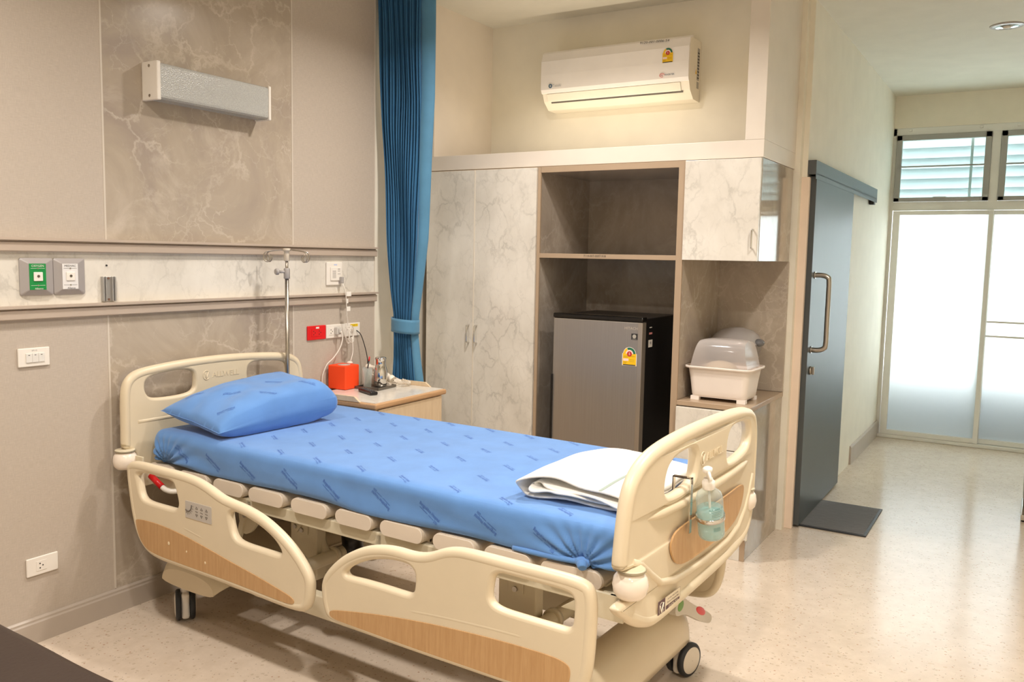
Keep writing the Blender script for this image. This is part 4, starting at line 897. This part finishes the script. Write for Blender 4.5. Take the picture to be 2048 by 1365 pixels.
g = GB(); g.box(.40, .41, 1.10, 1.22, .41, .55, .004); g.box(.49, .50, 1.10, 1.22, .41, .55, .004); g.cyl((.395, 1.15, .425), (.505, 1.15, .425), .014, n=14, mi=1); g.out('actuator_bracket', [STEELC, STEEL], parent=bed)
g = GB(); g.box(.20, .24, .36, .50, .50, .53, .003); g.poly([(.2, a, b) for a, b in chaikin([(.40, .56), (.52, .56), (.54, .48), (.50, .40), (.43, .37), (.41, .45)], 2)], (.012, 0, 0)); g.poly([(.19, .44, .47), (.19, .47, .48), (.19, .42, .33), (.19, .40, .34)], (.012, 0, 0)); g.cyl((.198, .49, .52), (.185, .49, .52), .008, mi=1); g.cyl((.198, .46, .46), (.185, .46, .46), .008, mi=1); g.out('backrest_linkage', [STEELC, STEEL], parent=bed)
g = GB(); g.tube(spl([(.5, .86, .45), (.55, 1.0, .30), (.6, 1.2, .12), (.62, 1.45, .06), (.6, 1.75, .16)], 8), .005, 8); g.tube(spl([(.5, .86, .46), (.52, 1.1, .32), (.56, 1.35, .10), (.6, 1.7, .10)], 8), .005, 8); g.out('cable', BLACK, parent=bed)

# ------------------------------------------------ mattress with printed sheet
MU0, MU1, MV0, MV1, MZ0, MZ1, MR = .070, .975, .042, 2.150, .6335, .770, .036
KN = Vector((.085, 2.035, .645)); KH = Vector((.09, .13, .645))
def wr_fn(p, n):
    d = .0025 * noise.noise(Vector((p.x * 2.5, p.y * 2, p.z * 4))) * 2
    side = max(0, min(1, (.77 - p.z) / .07))
    d += side * .0035 * math.sin(p.y * 6 + p.z * 40 + 3 * noise.noise(p * 3))
    for K, s in ((KN, 1), (KH, 1)):
        q = p - K; r = math.hypot(q.y, q.z) + .02
        if r < .30 and p.x < .32:
            a = math.atan2(q.z, q.y); d += s * side * .009 * math.sin(a * 17) * max(0, 1 - r / .28) * min(1, r / .05)
            d -= .018 * max(0, 1 - r / .09)
    if p.z < .66: d -= .006 * (1 + math.sin(p.y * 9)) * (.66 - p.z) / .03
    return d
def mat_pt(p, off=0):
    c = Vector((min(max(p.x, MU0 + MR), MU1 - MR), min(max(p.y, MV0 + MR), MV1 - MR), min(max(p.z, MZ0 + MR * .6), MZ1 - MR)))
    d = p - c
    if d.length < 1e-6: d = Vector((0, 0, 1))
    d.normalize(); q = c + d * MR
    return q + d * (wr_fn(q, d) + off) if q.z > MZ0 + .001 else Vector((q.x, q.y, max(q.z, MZ0)))
def wrap(s, v):
    """unrolled sheet coordinate: s<0 runs down the near side, s>=0 over the top"""
    if s >= 0: return Vector((MU0 + s, v, MZ1))
    return Vector((MU0, v, MZ1 + s))
g = GB(); b = bmesh.new(); bmesh.ops.create_cube(b, size=1)
for v in b.verts: v.co = Vector(((MU0 + MU1) / 2 + v.co.x * (MU1 - MU0), (MV0 + MV1) / 2 + v.co.y * (MV1 - MV0), (MZ0 + MZ1) / 2 + v.co.z * (MZ1 - MZ0)))
# dense grids for the six sides
b.free()
def side_grid(fn, a, c):
    g.grid(lambda i, j: mat_pt(fn(i, j)), a, c)
side_grid(lambda i, j: Vector((MU0 + i * (MU1 - MU0), MV0 + j * (MV1 - MV0), MZ1)), 70, 150)
side_grid(lambda i, j: Vector((MU0, MV0 + j * (MV1 - MV0), MZ0 + i * (MZ1 - MZ0))), 26, 320)
side_grid(lambda i, j: Vector((MU1, MV0 + j * (MV1 - MV0), MZ0 + i * (MZ1 - MZ0))), 12, 150)
side_grid(lambda i, j: Vector((MU0 + j * (MU1 - MU0), MV1, MZ0 + i * (MZ1 - MZ0))), 16, 70)
side_grid(lambda i, j: Vector((MU0 + j * (MU1 - MU0), MV0, MZ0 + i * (MZ1 - MZ0))), 16, 70)
g.box(MU0 + .03, MU1 - .03, MV0 + .03, MV1 - .03, MZ0 + .0005, MZ0 + .05)
bmesh.ops.remove_doubles(g.b, verts=g.b.verts[:], dist=.0004)
for f in g.b.faces: f.smooth = True
def prnt(g, put, s0, v0, flip, size=.0165, ang=-32, ctr=(0, 0)):
    a = math.radians(ang + (180 if flip else 0)); ca, sa = math.cos(a), math.sin(a)
    def f(c, ox=0, oy=0):
        x, y = (c.x + ox) * .66, c.y + oy; return put(s0 + x * sa + y * ca, v0 + x * ca - y * sa)
    g.mesh(text('Bungyukhee Hospital', size), lambda c: f(c), 1); g.mesh(text('2556', size * .7), lambda c: f(c, .055 * size / .0165, -.014 * size / .0165), 1)
    for x0, x1 in ((-.06 * size / .0165, -.005), (.005, .04 * size / .0165)):
        b = bmesh.new(); vs = [b.verts.new(f(Vector((x0 + (x1 - x0) * k / 6, yy, 0)))) for yy in (-.0135 * size / .0165, -.0120 * size / .0165) for k in range(7)]
        for k in range(6): b.faces.new([vs[k], vs[k + 1], vs[8 + k], vs[7 + k]])
        g._in(b, 1)
ANG = -30
putm = lambda s, v: mat_pt(wrap(s, v), .0012)
for i, v0 in enumerate((.24, .43, .5, .63, .855, 1.06, 1.283, 1.488, 1.703, 1.915)):
    if i == 2: continue
    prnt(g, putm, -.075, v0, i % 2 == 0, .0165)
for i in range(6):
    for j in range(-3, 12):
        s = .045 + i * .160; v = 1.15 - i * .205 + j * .2
        if .42 < v < 2.08 and s < .93 : prnt(g, putm, s, v, (i + j) % 2 == 0, .0135, ANG)
# knot and rolled hem
g.ball((.074, 2.035, .650), .021, 0, (.8, 1.2, .75), 16); g.tube(spl([(.068, 2.035, .653), (.058, 2.043, .648), (.050, 2.048, .642)], 4), [.010, .013, .015, .016, .016, .015, .014, .013, .011][:9], 10, 0)
g.tube(spl([(.080, 1.80, .642), (.072, 1.88, .645), (.070, 1.96, .647), (.074, 2.03, .650)], 6), .009, 8, 0)
mt = g.out('mattress', [SHEET, PRINT], label='mattress under a tight blue printed sheet on the hospital bed', cat='mattress')

# ------------------------------------------------ pillow
PM = BX @ Matrix.Translation((.388, .270, .848)) @ Matrix.Rotation(math.radians(3), 4, 'Z') @ Matrix.Rotation(math.radians(-4.5), 4, 'Y') @ Matrix.Rotation(math.radians(-6), 4, 'X')
PA, PB, PT = .295, .195, .092
def pil(a, b, s, off=0):
    x, y = 2 * a - 1, 2 * b - 1
    th_ = (max(0, 1 - abs(x) ** (2.4 if x < 0 else 7)) ** (.5 if x < 0 else .4)) * (max(0, 1 - abs(y) ** (2.8 if y < 0 else 6)) ** .42)
    px = x * PA * (1 - .045 * (1 - abs(y)) ** 1.0 * abs(x)) ; py = y * PB * (1 - .06 * (1 - abs(x)) * abs(y))
    gk = .024 * max(0, min(1, (x + 1) / .8)) * max(0, min(1, (y + 1.15) / .6)); zz = s * gk + s * (PT - .016) * th_ * (1 if s > 0 else .8) + .006 * noise.noise(Vector((x * 2.2, y * 2.4, s))) * 2 * th_ + .004 * math.sin(x * 13 + y * 5 + 2 * noise.noise(Vector((x * 3, y * 3, 1)))) * abs(x) ** 2 * th_
    return Vector((px, py, zz + off))
g = G(PM); g.grid(lambda a, b: pil(a, b, 1), 60, 44); g.grid(lambda a, b: pil(a, b, -1), 60, 44)
def gus(a, b):
    t = a * 4; k = int(t) % 4; f = t - int(t); P_ = [(f, 0), (1, f), (1 - f, 1), (0, 1 - f)][k]
    p, q = pil(*P_, -1), pil(*P_, 1); m = p.lerp(q, b); c = Vector((m.x, m.y, 0)); l = .004 * math.sin(math.pi * b); return m + (c.normalized() * l if c.length else Vector())
g.grid(gus, 200, 6, cu=True); bmesh.ops.remove_doubles(g.b, verts=g.b.verts[:], dist=.0005)
for v_ in g.b.verts:
    if v_.co.z < .7735: v_.co.z = .7735
def putp(s, v): return pil(.5 + v / PA / 2, .5 + s / PB / 2, 1, .0015)
for i, (s, v) in enumerate(((-.11, -.20), (-.11, .0), (-.11, .2), (.03, -.12), (.03, .09), (.03, .26), (.14, -.02), (.14, .18), (.13, -.22))): prnt(g, putp, s, v, i % 2 == 0, .0125, 40)
g.out('pillow', [SHEET, PRINT], label='plump blue printed pillow leaning on the headboard', cat='pillow')

# ------------------------------------------------ folded white towel
TWM = BX @ Matrix.Translation((0, 0, .7715))
g = G(TWM)
def fold_profile():
    # cross-section of the folded cloth seen at its near end: (v, height)
    L_ = [(.34, .012), (.20, .006), (.04, .008), (-.005, .020), (-.008, .045), (.03, .066), (.12, .066), (.25, .055), (.345, .040), (.352, .030), (.34, .024), (.22, .032), (.10, .040), (.05, .045), (.03, .038), (.045, .028), (.09, .034), (.14, .028), (.24, .020), (.32, .018)]
    return spl([(a, b, 0) for a, b in L_], 6)
FPp = fold_profile()
def tow(a, b):
    p = FPp[int(round(b * (len(FPp) - 1)))]; u = .175 + a * .50
    v = 1.765 + p.x * (1.03 - .25 * max(0, a - .45)) + a * .035 + (.03 * max(0, a - .6) if p.x < .1 else 0)
    w = .006 * noise.noise(Vector((u * 9, v * 9, p.y * 30))) + .004 * math.sin(v * 30 + b * 7) * (1 - a)
    uu = u + (.014 * math.sin(b * 21) + .01 * math.sin(b * 47)) * (1 - a) ** 2 * 1.2
    h = p.y * (1 + .25 * math.sin(math.pi * a) - .22 * a ** 3) + w * .8 + (.012 * a if p.y > .035 else 0)
    return Vector((uu, v, max(.0035, h)))
g.grid(tow, 46, len(FPp))
tw = g.out('folded_towel', [TOWEL], label='folded white terry towel with a thin grey stripe at the foot of the mattress', cat='towel', solid=.006)
g = G(TWM)
def stripe(a, b):
    k = .245 + .02 * a; i = min(range(36, 54), key=lambda j: abs(FPp[j].x - k)); q = tow(a * .62, (i) / (len(FPp) - 1)); q2 = tow(a * .62, (i + 1) / (len(FPp) - 1)); d = (q2 - q).normalized()
    return q + d * (.010 * b) + Vector((0, 0, .0042))
g.grid(stripe, 40, 2); st = g.out('woven_stripe', M('stripe_grey_green', '9aa79e', .9), parent=tw)

# ------------------------------------------------ bottle in its wire holder on the footboard
hv = BL + .014
Hh = thing('bottle_holder', BX @ Matrix.Translation((.33, 2.25, .72)), 'chrome strap holder hooked over the footboard opening', 'holder')
WORLD[Hh.name] = BR @ Matrix.Translation((.33, -2.25, .72)); Hh.matrix_world = WORLD[Hh.name]
g = GB()
def strap(pts, w, t, ax):   # flat bar along a path, width along ax
    ax = Vector(ax) * w / 2
    for p, q in zip(pts, pts[1:]):
        p, q = Vector(p), Vector(q); d = (q - p).normalized(); n = d.cross(ax).normalized() * t / 2
        b = bmesh.new(); vs = [b.verts.new(o + s1 * ax + s2 * n) for o in (p - d * t / 2, q + d * t / 2) for s1, s2 in ((-1, -1), (1, -1), (1, 1), (-1, 1))]
        b.faces.new(vs[:4][::-1]); b.faces.new(vs[4:])
        for k in range(4): b.faces.new([vs[k], vs[(k + 1) % 4], vs[4 + (k + 1) % 4], vs[4 + k]])
        g._in(b, 0)
strap([(.300, BL - .012, .840), (.300, BL - .012, .878), (.300, BL + .042, .878), (.300, BL + .042, .72)], .016, .003, (1, 0, 0)); g.out('hook', CHROME, parent=Hh)
g = GB(); bc = Vector((.349, BL + .083, .765))
tilt = Matrix.Rotation(math.radians(-15), 3, 'Y')
ring = [bc + tilt @ Vector((.0412 * math.cos(a), .0412 * math.sin(a), 0)) for a in [k * 2 * math.pi / 36 for k in range(36)]]
b = bmesh.new(); hgt = tilt @ Vector((0, 0, .007)); A_ = [b.verts.new(p + hgt) for p in ring]; B_ = [b.verts.new(p - hgt) for p in ring]
for k in range(36): f = b.faces.new([A_[k], A_[(k + 1) % 36], B_[(k + 1) % 36], B_[k]]); f.smooth = True
g._in(b, 0); g.out('ring_strap', CHROME, parent=Hh, solid=.0015)
bz = .700
SB = BX @ Matrix.Translation((.368, BL + .083, bz)) @ Matrix.Rotation(math.radians(-15), 4, 'Y')
sb = thing('sanitiser_bottle', BR @ Matrix.Translation((.362, -BL - .092, bz)), 'clear pump bottle of blue hand gel clipped to the footboard', 'bottle')
g = G(SB); g.lathe((0, 0, 0), [(.001, .001), (.031, 0), (.0365, .004), (.0385, .012), (.0385, .126), (.034, .141), (.022, .151), (.014, .155), (.0135, .160)], 32, cap=False); g.out('bottle', m_thin('clear_bottle', 'eef4f3', .12, .04), parent=sb)
t = NT('blue_gel'); t.p.inputs['Base Color'].default_value = lin('9fdede'); t.p.inputs['Roughness'].default_value = .1; t.p.inputs['Alpha'].default_value = .4; t.coord()
g = G(SB); g.lathe((0, 0, 0), [(.001, .003), (.034, .003), (.0372, .012), (.0372, .092), (.001, .094)], 32, cap=False); g.out('gel', MATS['blue_gel'], parent=sb)
g = G(SB); g.lathe((0, 0, .157), [(.018, 0), (.0185, .002), (.0185, .020), (.016, .023), (.013, .026), (.013, .031), (.005, .032), (.005, .05), (.012, .051), (.014, .053), (.014, .062), (.011, .0645)], 24)
g.tube([(-.006, .004, .213), (-.024, .015, .211), (-.036, .022, .202)], [.0055, .0045, .0035], 10); pm = g.out('pump', WHT, parent=sb)
G(SB).cyl((0, 0, .02), (0, 0, .156), .0035).out('dip_tube', WHT, parent=pm)
g = G(SB)
def onb(a0): return lambda c: Vector((.0338 * math.cos(a0 + c.x / .0338), .0338 * math.sin(a0 + c.x / .0338), c.y + .0))
fa = 1.95
for k in range(16):
    a = fa + .1 + k * .035; w = .006 + .010 * random.random(); b = bmesh.new()
    b.faces.new([b.verts.new((.0389 * math.cos(a + q), .0389 * math.sin(a + q), z)) for q, z in ((0, .035), (w * 1.2, .035), (w * 1.2, .048), (0, .048))]); g._in(b, 0)
for k in range(4):
    z = .082 + k * .005; b = bmesh.new(); n_ = 8
    vs = [b.verts.new((.0389 * math.cos(fa - .2 + .9 * i / n_), .0389 * math.sin(fa - .2 + .9 * i / n_), z + dz)) for dz in (0, .0008) for i in range(n_ + 1)]
    for i in range(n_): b.faces.new([vs[i], vs[i + 1], vs[n_ + 2 + i], vs[n_ + 1 + i]])
    g._in(b, 0)
g.mesh(text('ALCOHOL GEL', .0075), lambda c: Vector((.0390 * math.cos(fa + .25 - c.x / .039), .0390 * math.sin(fa + .25 - c.x / .039), .105 + c.y)), 0)
g.out('label_print', M('print_teal', '35706f', .6), parent=sb)

# ------------------------------------------------ drip pole
IV = thing('iv_pole', BR @ Matrix.Translation((.806, -.021, .58)), 'stainless drip pole with hooks standing at the bed head', 'drip pole')
g = GB(); g.cyl((.806, .021, .58), (.806, .021, 1.40), .0095); g.cyl((.806, .021, 1.37), (.806, .021, 1.47), .007); g.out('pole', STEEL, parent=IV)
g = GB(); g.lathe((.806, .021, 1.372), [(.013, 0), (.0145, .002), (.0145, .045), (.012, .05)], 20); g.cyl((.806, .021, 1.405), (.769, .008, 1.405), .007); g.out('collar', GREYP, parent=IV)
g = GB(); g.lathe((.769, .008, 1.405), [(.009, 0), (.015, .003), (.016, .012), (.012, .018)], 14, 0, (-1, -.3, 0)); g.out('knob', GREYP, parent=IV)
g = GB(); g.lathe((.806, .021, 1.455), [(.012, 0), (.013, .002), (.013, .03), (.012, .045), (.018, .047), (.018, .058), (.012, .06)], 20); hub = g.out('hook_hub', M('hub_cream2', 'cfc4b2', .4), parent=IV)
for a in (.98 + .22, .98 - .22, .98 + math.pi + .22, .98 + math.pi - .22):
    c_, s_ = math.cos(a), math.sin(a)
    pts = [(.012, 1.508), (.07, 1.502), (.095, 1.495), (.105, 1.475), (.098, 1.455), (.084, 1.452), (.075, 1.468), (.083, 1.485)]
    g = GB(); g.tube(spl([(.806 + r * c_, .021 + r * s_, z) for r, z in pts], 5), .0028, 8); g.out('hook', STEEL, parent=IV)

# ------------------------------------------------ dark couch at the lower left, screen foot at the right edge
so = thing('couch', (.78, -1.1, 0), 'dark brown leatherette couch seat in the bottom left corner', 'couch')
LEA = M('dark_brown_leatherette', '33261f', .42, bump=.25, bscale=90)
def seat(a, b):
    # rounded box cross-section along Y
    P = rrect(-.46, .46, .27, .45, .045, 6); p = P[int(round(a * len(P))) % len(P)]
    y = -.55 - b * 1.75; e = min(b, 1 - b) * 1.75; k = 1 if e > .05 else .96
    return Vector((.80 - (y + .55) * -.035 + p[0] * k - .0, y, .36 + (p[1] - .36) * k + (.004 * noise.noise(Vector((p[0] * 5, y * 4, 0)))) + .004 * math.sin(y * 7)))
g = G(); g.grid(seat, 28, 60, cu=True)
for e in (0, 1):
    b = bmesh.new(); b.faces.new([b.verts.new(seat(i / 28, e)) for i in range(28)]); g._in(b, 0)
g.out('seat_cushion', LEA, parent=so)
G().box(.38, 1.16, -2.25, -.6, .12, .28, .01).out('frame', M('couch_frame', '2a211c', .5), parent=so)
g = G(); g.box(.12, .34, -2.27, -.58, .15, .85, .05, 0, 4); g.out('backrest', LEA, parent=so)
for x in (.42, 1.1):
    for y in (-2.18, -.68): G().cyl((x, y, .0005), (x, y, .121), .022, .026).out('leg', STEEL, parent=so)
sc_ = thing('privacy_screen', (5.965, -3.45, 0), 'metal-framed screen stand just inside the right edge', 'screen')
g = G(); g.cyl((5.962, -3.205, .045), (5.962, -3.17, 1.02), .012); g.cyl((5.962, -3.8, .045), (5.962, -3.8, 1.02), .012); g.tube([(5.962, -3.17, 1.02), (5.962, -3.8, 1.02)], .012); g.out('frame', STEEL, parent=sc_)
g = G(); g.box(5.955, 5.968, -3.79, -3.215, .12, 1.0); g.out('panel', M('screen_beige', 'dcc08a', .7), parent=sc_)
for y in (-3.2, -3.8): G().box(5.74, 6.18, y - .014, y + .014, .012, .045, .004).out('foot', CHROME, parent=sc_)
for x in (5.77, 6.15):
    for y in (-3.2, -3.8): G().cyl((x, y, .0003), (x, y, .0125), .012).out('glide', BLACK, parent=sc_)
